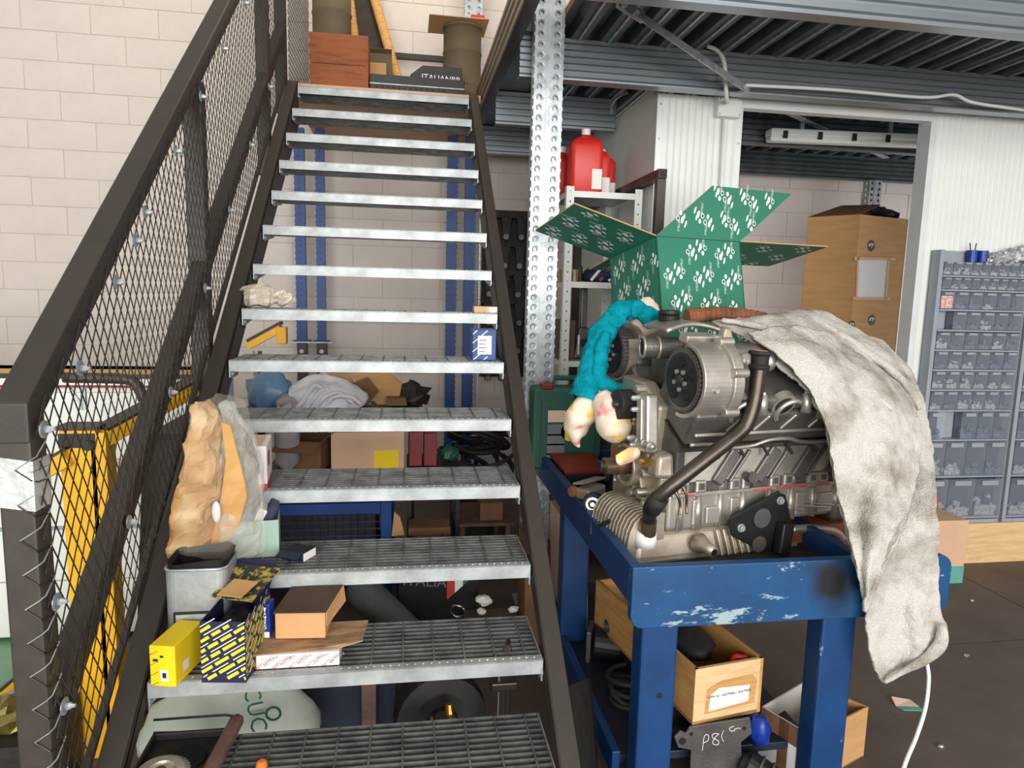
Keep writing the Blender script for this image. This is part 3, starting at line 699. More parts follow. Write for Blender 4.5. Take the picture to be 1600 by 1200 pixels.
# near cylinder head, gasket step, studs, exhaust ports
def bankbox(s, x0, x1, t0, t1, w0, w1):
    p = [bank(s, t0, w0), bank(s, t0, w1), bank(s, t1, w1), bank(s, t1, w0)]; return MB().prism(yz(x0, p), (x1-x0, 0, 0))
for s, nm in ((-1, 'near'), (1, 'far')):
    hd = eb(bankbox(s, .0, .70, .25, .385, -.105, .125), 'cylinder_head', 'alu_dark', bevel=.014, seg=3)
    eb(bankbox(s, -.004, .704, .244, .252, -.11, .128), 'head_gasket', 'steel_dark')
    cv = eb(bankbox(s, .03, .70, .385, .44, -.10, .115), 'cam_cover', 'alu_dark', bevel=.02, seg=3)
    if s == -1:
        # wavy lip of the head above the studs
        pts = []; prof = [(0.02, .0), (.10, .0), (.15, -.012), (.20, -.025), (.28, -.02), (.34, .004), (.42, .006), (.48, -.012), (.56, -.02), (.68, -.01)]
        pts = [Vector((x, *bank(-1, .262+dz, .132))) for x, dz in prof]
        eb(MB().tube(catmull(pts, 4), .0075, 8), 'head_lip', 'alu', hd, smooth=True)
        eb(MB().bar(Vector((.02, *bank(-1, .305, .13))), Vector((.68, *bank(-1, .305, .13))), .012, .014, up=nrm), 'side_rib', 'alu', hd, bevel=.004)
        for x in (.14, .25, .36, .48, .60): eb(MB().bar(Vector((x, *bank(-1, .315, .128))), Vector((x+.035, *bank(-1, .38, .128))), .010, .010, up=nrm), 'side_rib', 'alu', hd, bevel=.004)
        for x in (.13, .235, .335, .44, .54, .63):
            q = Vector((x, *bank(-1, .232, .12))); eb(MB().cyl(q, q+Vector((.012, -.022, -.036)), .0055, .0055, 8), 'stud', 'rubber', hd)
        for x in (.15, .33, .52):
            c = Vector((x, *bank(-1, .415, .112))); d = Vector((0, *bank(-1, 0, 1))).normalized()
            eb(MB().cyl(c-d*.02, c+d*.008, .045, .045, 20), 'port_rim', 'alu', cv, smooth=False); eb(MB().cyl(c+d*.002, c+d*.010, .034, .034, 20), 'port', 'ink_black', cv)
            c2 = Vector((x+.09, *bank(-1, .42, .118))); eb(MB().cyl(c2-EU*.03, c2+EU*.035, .018, .015, 12), 'cover_boss', 'alu', cv, smooth=True)
            eb(MB().cyl(c2+EU*.035, c2+EU*.043, .009, .009, 6), 'bolt', 'galv', cv)
        for k in range(3):
            a = Vector((.18+.18*k, *bank(-1, .39, .126))); eb(MB().torus(a, d, .05, .009, 16, 8, PI*1.05, PI*1.95), 'scalloped_lip', 'alu', hd, smooth=True)
# cam pulleys
def pulley(c, r, th, x0):
    t = MB(); n = 44
    for k in range(n):
        a0, a1 = 2*PI*k/n, 2*PI*(k+.55)/n
        q = []
        for x in (x0, x0+th):
            for a, rr in ((a0, r-.006), (a0, r), (a1, r), (a1, r-.006)): q.append((x, c[0]+rr*math.cos(a), c[1]+rr*math.sin(a)))
        t.add(q, [(0, 1, 2, 3), (7, 6, 5, 4), (0, 4, 5, 1), (1, 5, 6, 2), (2, 6, 7, 3), (3, 7, 4, 0)])
    t.lathe((x0, c[0], c[1]), EX, [(0, r-.008), (0.0, r-.005), (th, r-.005), (th, r-.008)], 44)
    p = eb(t, 'cam_pulley', 'alu_dark')
    eb(MB().lathe((x0-.003, c[0], c[1]), EX, [(0, r-.022), (.002, r-.014), (.004, r-.014)], 32), 'rim_ring', 'black_pl', p)
    for k in range(5):
        a = 2*PI*k/5+.3; eb(MB().cyl((x0-.006, c[0]+r*.55*math.cos(a), c[1]+r*.55*math.sin(a)), (x0, c[0]+r*.55*math.cos(a), c[1]+r*.55*math.sin(a)), r*.17, r*.17, 12), 'lightening_hole', 'ink_black', p)
        a += .63; eb(MB().cyl((x0-.010, c[0]+r*.3*math.cos(a), c[1]+r*.3*math.sin(a)), (x0, c[0]+r*.3*math.cos(a), c[1]+r*.3*math.sin(a)), r*.075, r*.075, 8), 'bolt', 'alu', p)
    eb(MB().lathe((x0-.012, c[0], c[1]), EX, [(0, r*.1), (.004, r*.16), (.012, r*.18)], 14), 'hub', 'steel_dark', p)
    return p
NC, FC = (-.235, .365), (.255, .415)
pulley(NC, .105, .050, -.016); pulley(FC, .100, .05, -.02)
# cast guard round the near pulley: a thick open shell
def shell(c, r0, r1, xa, xb, a0, a1, n=28):
    m = MB(); q = []
    for k in range(n+1):
        a = a0+(a1-a0)*k/n
        for x, r in ((xa, r0), (xa, r1), (xb, r1*1.0), (xb, r0)): q.append((x, c[0]+r*math.cos(a), c[1]+r*math.sin(a)))
    f = []
    for k in range(n):
        for j in range(4): f.append((k*4+j, k*4+(j+1) % 4, (k+1)*4+(j+1) % 4, (k+1)*4+j))
    f += [(0, 1, 2, 3), tuple(n*4+j for j in (3, 2, 1, 0))]
    return m.add(q, f)
g1 = eb(shell(NC, .112, .128, -.012, .125, math.radians(95), math.radians(285)), 'pulley_guard', 'alu', bevel=.004)
eb(shell(NC, .0, .127, .055, .075, 0, 2*PI), 'guard_back', 'alu', g1)
eb(shell(NC, .126, .140, .09, .13, math.radians(95), math.radians(285)), 'guard_flange', 'alu', g1, bevel=.004)
for a in (110, 165, 225, 270): eb(MB().cyl((.085, NC[0]+.136*math.cos(math.radians(a)), NC[1]+.136*math.sin(math.radians(a))), (.14, NC[0]+.136*math.cos(math.radians(a)), NC[1]+.136*math.sin(math.radians(a))), .016, .016, 10), 'guard_lug', 'alu', g1, bevel=.003)
eb(MB().lathe((.03, NC[0]-.118, NC[1]-.02), (0, -1, 0), [(0, .010), (.018, .008)], 10), 'guard_peg', 'alu', g1)
eb(MB().cbox((.055, NC[0]+.03, NC[1]+.135), (.11, .05, .03), R=Matrix.Rotation(.25, 3, 'X')), 'guard_ear', 'alu', g1, bevel=.006)
g2 = eb(shell(FC, .0, .115, .045, .065, 0, 2*PI), 'guard_back', 'alu_warm')
eb(shell(FC, .104, .114, .0, .05, math.radians(150), math.radians(300)), 'guard_flange', 'alu_warm', g2)
for k in range(5): eb(MB().bar((.06, FC[0]-.13+.02*k, FC[1]+.06-.01*k), (.17, FC[0]-.10+.02*k, FC[1]+.10-.02*k), .008, .02), 'cooling_rib', 'alu_warm', g2)
# front of the block: castings, bosses and links
fr = eb(MB().prism(yz(-.035, [(-.15, -.16), (-.17, .02), (-.11, .10), (-.14, .26), (-.02, .33), (.13, .34), (.14, .20), (.10, .10), (.16, .02), (.15, -.16)]), (.06, 0, 0)), 'timing_case', 'alu_warm', bevel=.012, seg=3)
random.seed(21)
for i in range(30):
    y, z = rnd(-.13, .13), rnd(-.13, .31); r = rnd(.008, .018); d_ = rnd(.012, .04)
    eb(MB().lathe((-.035-d_, y, z), EX, [(0, r*.75), (.004, r), (d_+.02, r*1.1)], 10), 'front_boss', 'alu_warm' if i % 3 else 'alu', fr, smooth=False)
for i in range(14):
    y, z = rnd(-.12, .12), rnd(-.12, .30); a = rnd(0, PI); l = rnd(.03, .07)
    eb(MB().bar((-.045, y, z), (-.045, y+l*math.cos(a), z+l*math.sin(a)), .024, .012, up=(0, 0, 1) if abs(math.sin(a)) < .7 else (0, 1, 0)), 'front_web', 'alu_warm', fr, bevel=.004)
eb(MB().cbox((-.06, -.11, .20), (.05, .075, .20), R=Matrix.Rotation(-.08, 3, 'X')), 'tensioner_column', 'alu', fr, bevel=.010)
eb(MB().cbox((-.088, -.11, .20), (.012, .03, .17), R=Matrix.Rotation(-.08, 3, 'X')), 'column_rib', 'alu', fr, bevel=.004)
for z in (.285, .245, .14, .12): eb(MB().lathe((-.115, -.085+rnd(-.02, .02), z), EX, [(0, .006), (.006, .009), (.03, .011)], 8), 'column_bolt', 'galv', fr)
eb(MB().cyl((-.085, -.20, .135), (-.085, -.055, .125), .0105, .0095, 10), 'cross_pipe', 'alu', fr, smooth=True)
for y in (-.18, -.14, -.10): eb(MB().torus((-.085, y, .133), EY, .012, .004, 12, 6), 'pipe_ring', 'alu', fr, smooth=True)
eb(MB().hexa([(-.07, -.20, .02), (-.0, -.21, .02), (-.0, -.13, .02), (-.07, -.13, .02), (-.06, -.19, .10), (.0, -.20, .11), (.0, -.13, .11), (-.06, -.14, .10)]), 'casting_bulge', 'alu_warm', fr, bevel=.016, seg=3)
eb(MB().lathe((-.10, -.145, .07), EX, [(0, .010), (.01, .014), (.04, .014)], 6), 'brass_plug', 'brass', fr)
# water pump pulley, idler, crank nose
wp = eb(MB().lathe((-.115, .02, .245), EX, [(0, .03), (.0, .052), (.006, .055), (.055, .055), (.058, .044), (.085, .044)], 28), 'pump_pulley', 'rubber', smooth=False)
eb(MB().lathe((-.125, .02, .245), EX, [(0, .012), (.012, .02)], 10), 'pump_hub', 'black_pl', wp)
for k in range(3): eb(MB().cyl((-.06, -.035, .215+.03*k), (-.03, -.06, .215+.03*k), .004, .004, 6), 'pump_stud', 'galv', wp)
idl = eb(MB().lathe((-.135, .045, .165), EX, [(0, .032), (.003, .036), (.052, .036), (.055, .032)], 24), 'idler_roller', 'steel_dark', smooth=False)
eb(MB().lathe((-.138, .045, .165), EX, [(0, .024), (.004, .027)], 20), 'bearing_ring', 'black_pl', idl); eb(MB().lathe((-.142, .045, .165), EX, [(0, .010), (.006, .013)], 8), 'roller_bolt', 'brass', idl)
ck = eb(MB().lathe((-.165, .0, .025), EX, [(0, .024), (.004, .030), (.045, .030), (.05, .036), (.13, .036)], 24), 'crank_nose', 'bronze')
eb(MB().lathe((-.185, .0, .025), EX, [(0, .020), (.02, .020)], 20), 'crank_key_end', 'steel_dark', ck)
eb(shell((0, .025), .062, .078, -.085, .0, math.radians(60), math.radians(300)), 'seal_housing', 'alu_warm', ck, bevel=.004)
# sump
pan = eb(MB().hexa([(-.15, -.225, -.26), (.50, -.245, -.26), (.50, .19, -.26), (-.14, .07, -.26), (-.13, -.20, -.165), (.50, -.215, -.165), (.50, .17, -.165), (-.12, .06, -.165)]), 'oil_pan', 'alu_warm', bevel=.02, seg=4)
fp = [(-.172, -.255), (-.170, -.20), (-.162, -.155), (-.145, -.12), (-.12, -.10), (-.085, -.093), (-.03, -.093), (-.03, -.255)]
nf = 13; fd = None
for k in range(nf):
    y = -.205 + .275*k/(nf-1)
    mm = MB().prism([(x, y-.0035, z) for x, z in fp], (0, .007, 0)); eb(mm, 'sump_fin', 'alu_warm', pan, bevel=.002, seg=1)
eb(MB().prism([(x+.012 if x < -.1 else x, -.205, z-.010 if z > -.25 else z) for x, z in fp], (0, .275, 0)), 'fin_core', 'alu_warm', pan, bevel=.01)
eb(MB().box((-.195, -.235, -.26), (.52, -.215, -.248)), 'sump_flange', 'alu_warm', pan, bevel=.003)
for k in range(14):
    y = -.19+.25*k/13; eb(MB().lathe((-.165, y, -.246), (-1, 0, .2), [(0, .007), (.010, .006)], 6), 'flange_bolt', 'rust', pan)
for k in range(6):
    x = .17+.028*k; eb(MB().bar((x, -.222, -.168), (x+.012, -.247, -.255), .008, .012, up=(0, -1, 0)), 'side_fin', 'alu_warm', pan, bevel=.003)
mm = MB().lathe((.095, -.23, -.205), (0.15, -1, -.12), [(0, .036), (.03, .026), (.045, .021), (.075, .021)], 18); eb(mm, 'drain_spigot', 'alu_warm', pan, smooth=True)
q0 = Vector((.095, -.23, -.205)); dd = Vector((0.15, -1, -.12)).normalized(); eb(MB().cyl(q0+dd*.0745, q0+dd*.0765, .012, .012, 14), 'spigot_bore', 'ink_black', pan)
for y, z in ((-.06, -.165), (-.09, -.15)):
    eb(MB().cyl((-.18, y, z), (-.215, y-.02, z-.004), .008, .008, 8), 'sump_sender', 'black_pl', pan)
eb(MB().lathe((-.105, -.215, -.20), EU, [(0, .038), (.05, .034)], 16), 'filler_base', 'white_pl', pan, smooth=True)
# breather / filler pipe in front of everything
pp = [(-.105, -.225, -.15), (-.115, -.245, -.09), (-.13, -.285, -.03), (-.09, -.325, .035), (.03, -.345, .13), (.135, -.352, .205), (.165, -.355, .245), (.185, -.355, .32), (.193, -.355, .42)]
pipe = eb(MB().tube(catmull(pp, 6), .024, 16), 'filler_pipe', 'steel_dark', smooth=True)
eb(MB().cyl((-.105, -.222, -.155), (-.111, -.235, -.105), .029, .028, 18), 'pipe_collar', 'bronze', pipe)
eb(MB().tube([(-.125, -.272, -.055), (-.12, -.31, -.005)], .030, 14), 'rubber_sleeve', 'rubber', pipe, smooth=True)
eb(MB().tube(catmull([(-.085, -.33, .03), (-.07, -.34, .0), (-.055, -.33, -.03), (-.06, -.335, -.06)], 5), .005, 6), 'pipe_clamp', 'bronze', pipe, smooth=True)
eb(MB().tube(catmull([(-.06, -.335, .045), (-.045, -.345, .01), (-.035, -.335, -.025), (-.035, -.34, -.055)], 5), .005, 6), 'pipe_clamp', 'bronze', pipe, smooth=True)
eb(MB().lathe((.193, -.355, .41), (.04, 0, 1), [(0, .030), (.008, .034), (.012, .034), (.018, .027), (.045, .029), (.05, .038), (.058, .038), (.06, .034)], 22), 'pipe_cap', 'rubber', pipe)
eb(MB().lathe((.1945, -.355, .4705), (.04, 0, 1), [(0, .024), (.001, .024)], 18), 'cap_face', 'wood_tan', pipe)
# black mounting bracket
br = MB(); yb = -.252
tri = [(.20, -.128), (.395, -.045), (.435, -.055), (.485, -.20), (.455, -.262), (.36, -.262), (.215, -.185)]
br.prism([(x, yb, z) for x, z in tri], (0, .014, 0)); bk = eb(br, 'mount_bracket', 'black_pl', bevel=.004)
eb(MB().bar((.20, yb-.004, -.127), (.40, yb-.004, -.043), .018, .010, up=(0, -1, 0)), 'bracket_edge', 'black_pl', bk, bevel=.002)
eb(MB().bar((.425, yb-.02, -.15), (.405, yb-.03, -.26), .05, .04, up=(0, -1, 0)), 'bracket_web', 'black_pl', bk, bevel=.006)
eb(MB().lathe((.335, yb-.002, -.13), (0, -1, 0), [(0, .036), (.003, .036)], 22), 'bracket_opening', 'alu_dark', bk); eb(MB().lathe((.33, yb-.002, -.225), (0, -1, 0), [(0, .03), (.003, .03)], 18), 'bracket_opening', 'alu_dark', bk)
for x, z in ((.408, -.072), (.248, -.158), (.455, -.178)): eb(MB().lathe((x, yb-.001, z), (0, -1, 0), [(0, .015), (.004, .015), (.004, .012), (.012, .011)], 12), 'bracket_bolt', 'galv', bk)
# rear housing under the towel, feet
eb(MB().hexa([(.70, -.20, -.20), (.80, -.20, -.20), (.80, .20, -.20), (.70, .20, -.20), (.70, -.22, .12), (.80, -.24, .10), (.80, .24, .10), (.70, .22, .12)]), 'bell_housing', 'alu_dark', bevel=.02, seg=3)
eb(MB().tube(catmull([(.50, -.215, -.20), (.62, -.225, -.205), (.70, -.225, -.225), (.74, -.225, -.26)], 5), .016, 10), 'rear_pipe', 'alu', smooth=True)
eb(MB().cyl((.43, -.25, -.26), (.43, -.25, -.205), .024, .020, 14), 'rear_foot', 'alu', smooth=True)
eb(MB().box((.50, -.21, -.26), (.78, .19, -.20)), 'wooden_block', 'wood_crate')
# top: arched plate, two tube ends, oil cap, yellow-stained tower, corrugated hose
arch = [Vector((.0+.24*t, -.10+.02*math.sin(t*3), .50+.045*math.sin(PI*(.15+.7*t)))) for t in [k/10 for k in range(11)]]
m = MB(); m.grid([[p+Vector((0, d, h)) for p in arch] for d, h in ((0, 0), (.03, .004), (.16, .006))]); eb(m, 'top_plate', 'alu', solid=.008)
eb(MB().tube([p+Vector((0, -.004, -.004)) for p in arch], .009, 8), 'plate_lip', 'alu', smooth=True)
oc = eb(MB().lathe((.085, .02, .535), EU, [(0, .026), (.012, .026), (.014, .038), (.03, .041), (.034, .036), (.04, .040), (.05, .038), (.053, .03)], 26), 'oil_cap', 'black_pl')
for k in range(2):
    c = Vector((-.035+.05*k, -.01-.02*k, .455)); tb = eb(MB().lathe(c, (1, -.25, 0), [(0, .038), (.14-.05*k, .038)], 24), 'intake_tube', 'alu_dark', smooth=False)
    eb(MB().torus(c, (1, -.25, 0), .036, .0055, 24, 8), 'tube_ring', 'alu', tb, smooth=True); eb(MB().lathe(c-Vector((.0005, 0, 0)), (1, -.25, 0), [(0, .031), (.003, .031)], 20), 'tube_bore', 'ink_black', tb)
eb(MB().hexa([(.05, -.16, .36), (.15, -.18, .36), (.15, -.08, .36), (.05, -.08, .36), (.09, -.13, .50), (.16, -.15, .50), (.16, -.09, .50), (.09, -.09, .50)]), 'cam_tower', 'alu_warm', bevel=.014, seg=3)
eb(MB().hexa([(.155, -.20, .45), (.225, -.20, .45), (.225, -.13, .45), (.155, -.13, .45), (.185, -.18, .535), (.21, -.18, .535), (.21, -.15, .535), (.185, -.15, .535)]), 'lifting_lug', 'alu_warm', bevel=.008)
eb(MB().cyl((.06, -.19, .505), (.15, -.20, .50), .012, .012, 12), 'top_bolt', 'alu', smooth=False); eb(MB().cyl((.055, -.19, .505), (.066, -.19, .505), .010, .010, 6), 'top_bolt_head', 'brass')
hp = catmull([(.18, .05, .565), (.32, .05, .575), (.48, .05, .565), (.66, .03, .53)], 14); m = MB().tube(hp, [.026 + (.0035 if k % 2 else 0) for k in range(len(hp))], 14)
eb(m, 'corrugated_hose', 'rust')
eb(MB().box((.06, -.06, .30), (.66, .10, .47)), 'intake_valley', 'alu_dark', bevel=.02)
eb(MB().cyl((.16, -.22, .455), (.62, -.20, .43), .034, .034, 18), 'fuel_rail', 'alu_dark', smooth=True)
for k in range(4): eb(MB().ball((.22+.1*k, -.245, .425), (.03, .03, .035), 12, 8), 'cam_cap', 'alu', smooth=True)
# ------------------------------------------------------------------ cloths on the engine
def wobble(m, amp, fr, i0=0):
    for i in range(i0, len(m.v)):
        p = m.v[i]; m.v[i] = p + noise.noise_vector(p*fr)*amp
    return m
def multi(name, stops, scale, rough=.9, bump=.2, bscale=150, vor=False):
    m = mat(name, (200, 200, 200), rough, scale=scale, bump=bump, bscale=bscale, spec=.1, vor=False, detail=1.5); r = [n for n in m.node_tree.nodes if n.type == 'VALTORGB'][0]; e = r.color_ramp.elements
    while len(e) < len(stops): e.new(.5)
    for k, (p, c) in enumerate(stops): e[k].position = p; e[k].color = (*lin(c), 1)
multi('floral', [(.0, (236, 150, 150)), (.34, (236, 150, 150)), (.40, (236, 214, 196)), (.58, (238, 220, 202)), (.63, (246, 214, 120)), (.68, (246, 180, 130)), (.74, (226, 170, 214))], 13)
L_ = [(1112, 503, .74), (1165, 528, .58), (1213, 570, .47), (1258, 608, .43), (1287, 662, .40), (1300, 730, .37), (1314, 800, .325), (1332, 870, .240), (1350, 940, .215), (1353, 990, .212), (1362, 1036, .212), (1380, 1068, .212)]
R_ = [(1236, 492, .98), (1287, 487, 1.0), (1338, 516, .95), (1386, 540, .86), (1423, 581, .76), (1446, 642, .60), (1458, 720, .46), (1464, 800, .34), (1466, 880, .245), (1467, 945, .215), (1477, 992, .208), (1446, 1032, .206)]
ctrl = []
for i, (a, b) in enumerate(zip(L_, R_)):
    row = []
    for j in range(7):
        sep = .045*max(0, j/6-.35) if 3 <= i <= 8 else 0
        u = j/6; px = a[0]+(b[0]-a[0])*u; py = a[1]+(b[1]-a[1])*u; Y = a[2]+(b[2]-a[2])*u
        lift = (.5-abs(u-.5))*(.10 if i < 6 else .02)*(-1)
        fold = .026*math.sin(u*10+i*.45)*(1 if i > 1 else .4)
        if 1 <= i <= 4: py -= 14*math.sin(PI*u)*(1 if i < 4 else .5)
        row.append(P(px, py, Y=max(.2, Y+lift+fold+sep) if i < 7 else min(.243, max(.20, Y+min(0, fold*.8)+.02+sep*.3))))
    ctrl.append(row)
tw = thing('towel', 'large grubby white towel draped over the right end of the engine and the bench edge', 'towel', (2.3, .3, .46))
m = MB(); m.grid(sheet(ctrl, 14, 12)); wobble(m, .007, 20); wobble(m, .0035, 75)
m.build('back_layer', 'towel_white', tw, smooth=True, solid=.010)
Lf = [(1170, 522, .545), (1222, 562, .44), (1262, 606, .405), (1289, 662, .375), (1302, 730, .345), (1316, 800, .30), (1334, 870, .20), (1347, 925, .178), (1351, 950, .178)]
Rf = [(1290, 520, .72), (1345, 556, .66), (1395, 592, .60), (1430, 640, .50), (1437, 700, .42), (1424, 775, .33), (1400, 850, .185), (1366, 925, .176), (1353, 955, .176)]
ctrl = []
for i, (a, b) in enumerate(zip(Lf, Rf)):
    row = []
    for j in range(6):
        u = j/5; row.append(P(a[0]+(b[0]-a[0])*u, a[1]+(b[1]-a[1])*u - (10*math.sin(PI*u) if i < 3 else 0), Y=a[2]+(b[2]-a[2])*u - .055*math.sin(PI*u)*(1 if i < 6 else .25) + .01*math.sin(u*11+i)))
    ctrl.append(row)
m = MB(); m.grid(sheet(ctrl, 14, 12)); wobble(m, .007, 22); wobble(m, .0035, 75); m.build('front_layer', 'towel_white', tw, smooth=True, solid=.010)
# raised rolls along the folds on top
for pts, r in (([(1128, 500, .70), (1190, 512, .62), (1255, 548, .56), (1320, 582, .50), (1395, 640, .42)], .016), ([(1225, 496, .9), (1290, 510, .84), (1350, 548, .74), (1405, 590, .64), (1436, 640, .55)], .020)):
    m = MB().tube(catmull([P(x, y, Y=Y) for x, y, Y in pts], 8), [r*(.5+.5*math.sin(PI*min(1, max(.12, k/(8*(len(pts)-1)))))) for k in range(8*(len(pts)-1)+1)], 10, .7)
    wobble(m, .006, 30); m.build('fold_roll', 'towel_white', tw, smooth=True)
m = MB().tube(catmull([P(x, y, Y=.195) for x, y in ((1382, 1066), (1410, 1050), (1448, 1028), (1470, 1005), (1472, 975))], 5), [.006, .007, .008, .008, .008, .009, .010, .012, .014, .016, .017, .018, .019, .02, .02, .02, .019, .018, .015, .012, .006], 10, .7); m.build('turned_hem', 'towel_white', tw, smooth=True)

t = thing('teal_towel', 'twisted teal towel hanging over the far cam pulley of the engine', 'towel', P(930, 600, Y=.95))
pth = [P(1022, 500, Y=.86), P(1000, 487, Y=.90), P(978, 483, Y=.92), P(955, 500, Y=.93), P(936, 535, Y=.90), P(926, 575, Y=.87), P(920, 600, Y=.85), P(914, 622, Y=.84)]
m = MB().tube(catmull(pth, 14), [.034+.026*(k/98)+.006*math.sin(k*.4) for k in range(99)], 34, .95); wobble(m, .014, 20); wobble(m, .006, 80); m.build('twist', 'towel_teal', t, smooth=True)
pth = [P(946, 520, Y=.86), P(938, 560, Y=.83), P(936, 590, Y=.82), P(950, 604, Y=.82), P(968, 608, Y=.83), P(984, 602, Y=.83)]
m = MB().tube(catmull(pth, 6), [.016+.016*math.sin(PI*min(1, .1+k/34)) for k in range(31)], 12, .9); wobble(m, .007, 30); m.build('tail', 'towel_teal', t, smooth=True)
t = thing('floral_cloth', 'cream floral cloth with two hanging lobes below the teal towel', 'cloth', P(930, 700, Y=.88))
m = MB().tube(catmull([P(950, 612, Y=.84), P(922, 632, Y=.85), P(904, 655, Y=.86), P(899, 680, Y=.86), P(904, 699, Y=.86)], 6), [.028, .032, .036, .04, .044, .047, .05, .052, .053, .054, .054, .053, .052, .05, .047, .044, .040, .036, .032, .027, .022, .017, .012, .008, .004], 18, 1.15); wobble(m, .012, 20); m.build('lobe', 'floral', t, smooth=True)
m = MB().tube(catmull([P(940, 618, Y=.80), P(950, 640, Y=.76), P(957, 660, Y=.74), P(962, 676, Y=.74), P(964, 690, Y=.74)], 6), [.030, .034, .038, .041, .044, .046, .048, .05, .052, .053, .054, .055, .056, .057, .057, .057, .056, .054, .052, .050, .046, .04, .034, .026, .016], 18, 1.1); wobble(m, .012, 20); m.build('lobe', 'floral', t, smooth=True)
m = MB().grid(sheet([[P(962, 712, Y=.60), P(978, 702, Y=.60), P(1000, 690, Y=.60)], [P(963, 722, Y=.59), P(980, 715, Y=.585), P(1000, 706, Y=.59)], [P(968, 727, Y=.60), P(985, 722, Y=.60), P(998, 714, Y=.60)]], 5, 4)); m.build('cloth_corner', 'floral', t, smooth=True, solid=.006)
m = MB(); c = P(1010, 500, Y=.95); m.ball(c, (.062, .05, .085), 18, 12, .18, 2.5, 4); wobble(m, .006, 25); m.build('cloth_bundle', 'cloth_pink', smooth=True, label='pale pink folded cloth tucked behind the teal towel, beside the oil cap', cat='cloth')

# ------------------------------------------------------------------ other things on the bench
t = thing('roller_bracket', 'oily cast bracket with a ball-bearing roller on the corner of the bench', 'engine part', (1.41, .92, .872))
MB().hexa([(1.385, .97, .874), (1.425, .90, .874), (1.52, .98, .874), (1.48, 1.06, .874), (1.385, .98, .915), (1.425, .91, .92), (1.52, .99, .925), (1.48, 1.06, .92)]).build('arm', 'alu_warm', t, bevel=.010, seg=3)
MB().hexa([(1.38, 1.0, .92), (1.41, .95, .935), (1.53, 1.03, .935), (1.50, 1.09, .92), (1.38, 1.0, .93), (1.41, .95, .945), (1.53, 1.03, .945), (1.50, 1.09, .93)]).build('plate', 'alu', t, bevel=.003)
MB().lathe((1.388, .99, .898), (-.8, -.5, 0), [(0, .024), (.022, .022), (.024, .016)], 14).build('boss', 'rust', t, bevel=.003)
ax = Vector((-.42, -1, .12)).normalized(); c = P(928, 785, Y=.86)
ro = MB().lathe(c, ax, [(0, .036), (.004, .042), (.036, .042), (.04, .037)], 28).build('roller', 'rubber', t)
MB().lathe(c+ax*.040, ax, [(0, .027), (.002, .027)], 24).build('bearing_shield', 'chrome', ro); MB().lathe(c+ax*.042, ax, [(0, .018), (.002, .017)], 20).build('inner_race', 'rubber', ro); MB().lathe(c+ax*.044, ax, [(0, .011), (.004, .009)], 16).build('bolt', 'chrome', ro)
MB().cyl(c, Vector((1.45, .955, .90)), .018, .02, 12).build('stub', 'alu_warm', t)

t = thing('tool_case', 'dark green power tool case with a red latch and white label, on the bench', 'case', (1.5, 1.74, ZB))
x0, x1, y0, y1, z0, z1 = 1.335, 1.70, 1.69, 1.80, ZB, 1.262
MB().box((x0, y0, z0), (x1, y0+.055, z1-.03)).build('front_shell', 'green_case', t, bevel=.02, seg=3); MB().box((x0, y0+.058, z0), (x1, y1, z1-.03)).build('back_shell', 'green_case', t, bevel=.02, seg=3)
MB().box((x0+.045, y0-.006, z0+.03), (x1-.03, y0+.01, z1-.10)).build('recessed_panel', 'green_case', t, bevel=.006)
MB().tube([(x0+.12, y0+.05, z1-.035), (x0+.12, y0+.05, z1+.01), (x0+.28, y0+.05, z1+.01), (x0+.28, y0+.05, z1-.035)], .014, 8).build('handle', 'green_case', t)
MB().box((x0+.045, y0-.006, z1-.045), (x0+.105, y0+.07, z1-.012)).build('latch', 'red_dark', t, bevel=.008)
MB().box((x0+.08, y0-.008, z1-.21), (x0+.17, y0-.006, z1-.15)).build('picture_label', 'cloth_pink', t)
for k in range(4): MB().box((x0+.08, y0-.008, z1-.28-.05*k), (x0+.17, y0-.006, z1-.222-.05*k)).build('text_label', 'ink_grey', t)
MB().lathe((x0+.20, y0-.006, z1-.26), (0, -1, 0), [(0, .05), (.002, .05)], 24).build('round_label', 'ink_yellow', t)
t = thing('red_tool_box', 'flat red metal tool box in front of the green case', 'tool box', (1.52, 1.48, ZB))
MB().box((1.432, 1.33, ZB), (1.64, 1.67, .875)).build('body', 'black_pl', t, bevel=.004); MB().box((1.428, 1.325, .875), (1.645, 1.67, .895)).build('lid', 'red_dark', t, bevel=.005)
t = thing('black_pump', 'black oily pump with studs beside the red tool box', 'engine part', (1.70, 1.25, ZB))
MB().cyl((1.66, 1.20, ZB), (1.66, 1.20, .97), .055, .045, 16).build('body', 'black_dirty', t, bevel=.006)
for k in range(3): MB().lathe((1.63+.03*k, 1.15, .86+.03*k), (-.3, -1, .2), [(0, .010), (.025, .008)], 8).build('stud', 'galv', t)
MB().tube(catmull([(1.66, 1.2, .96), (1.64, 1.15, .99), (1.60, 1.12, .97), (1.56, 1.12, .90)], 5), .018, 10).build('hose', 'rubber', t, smooth=True)

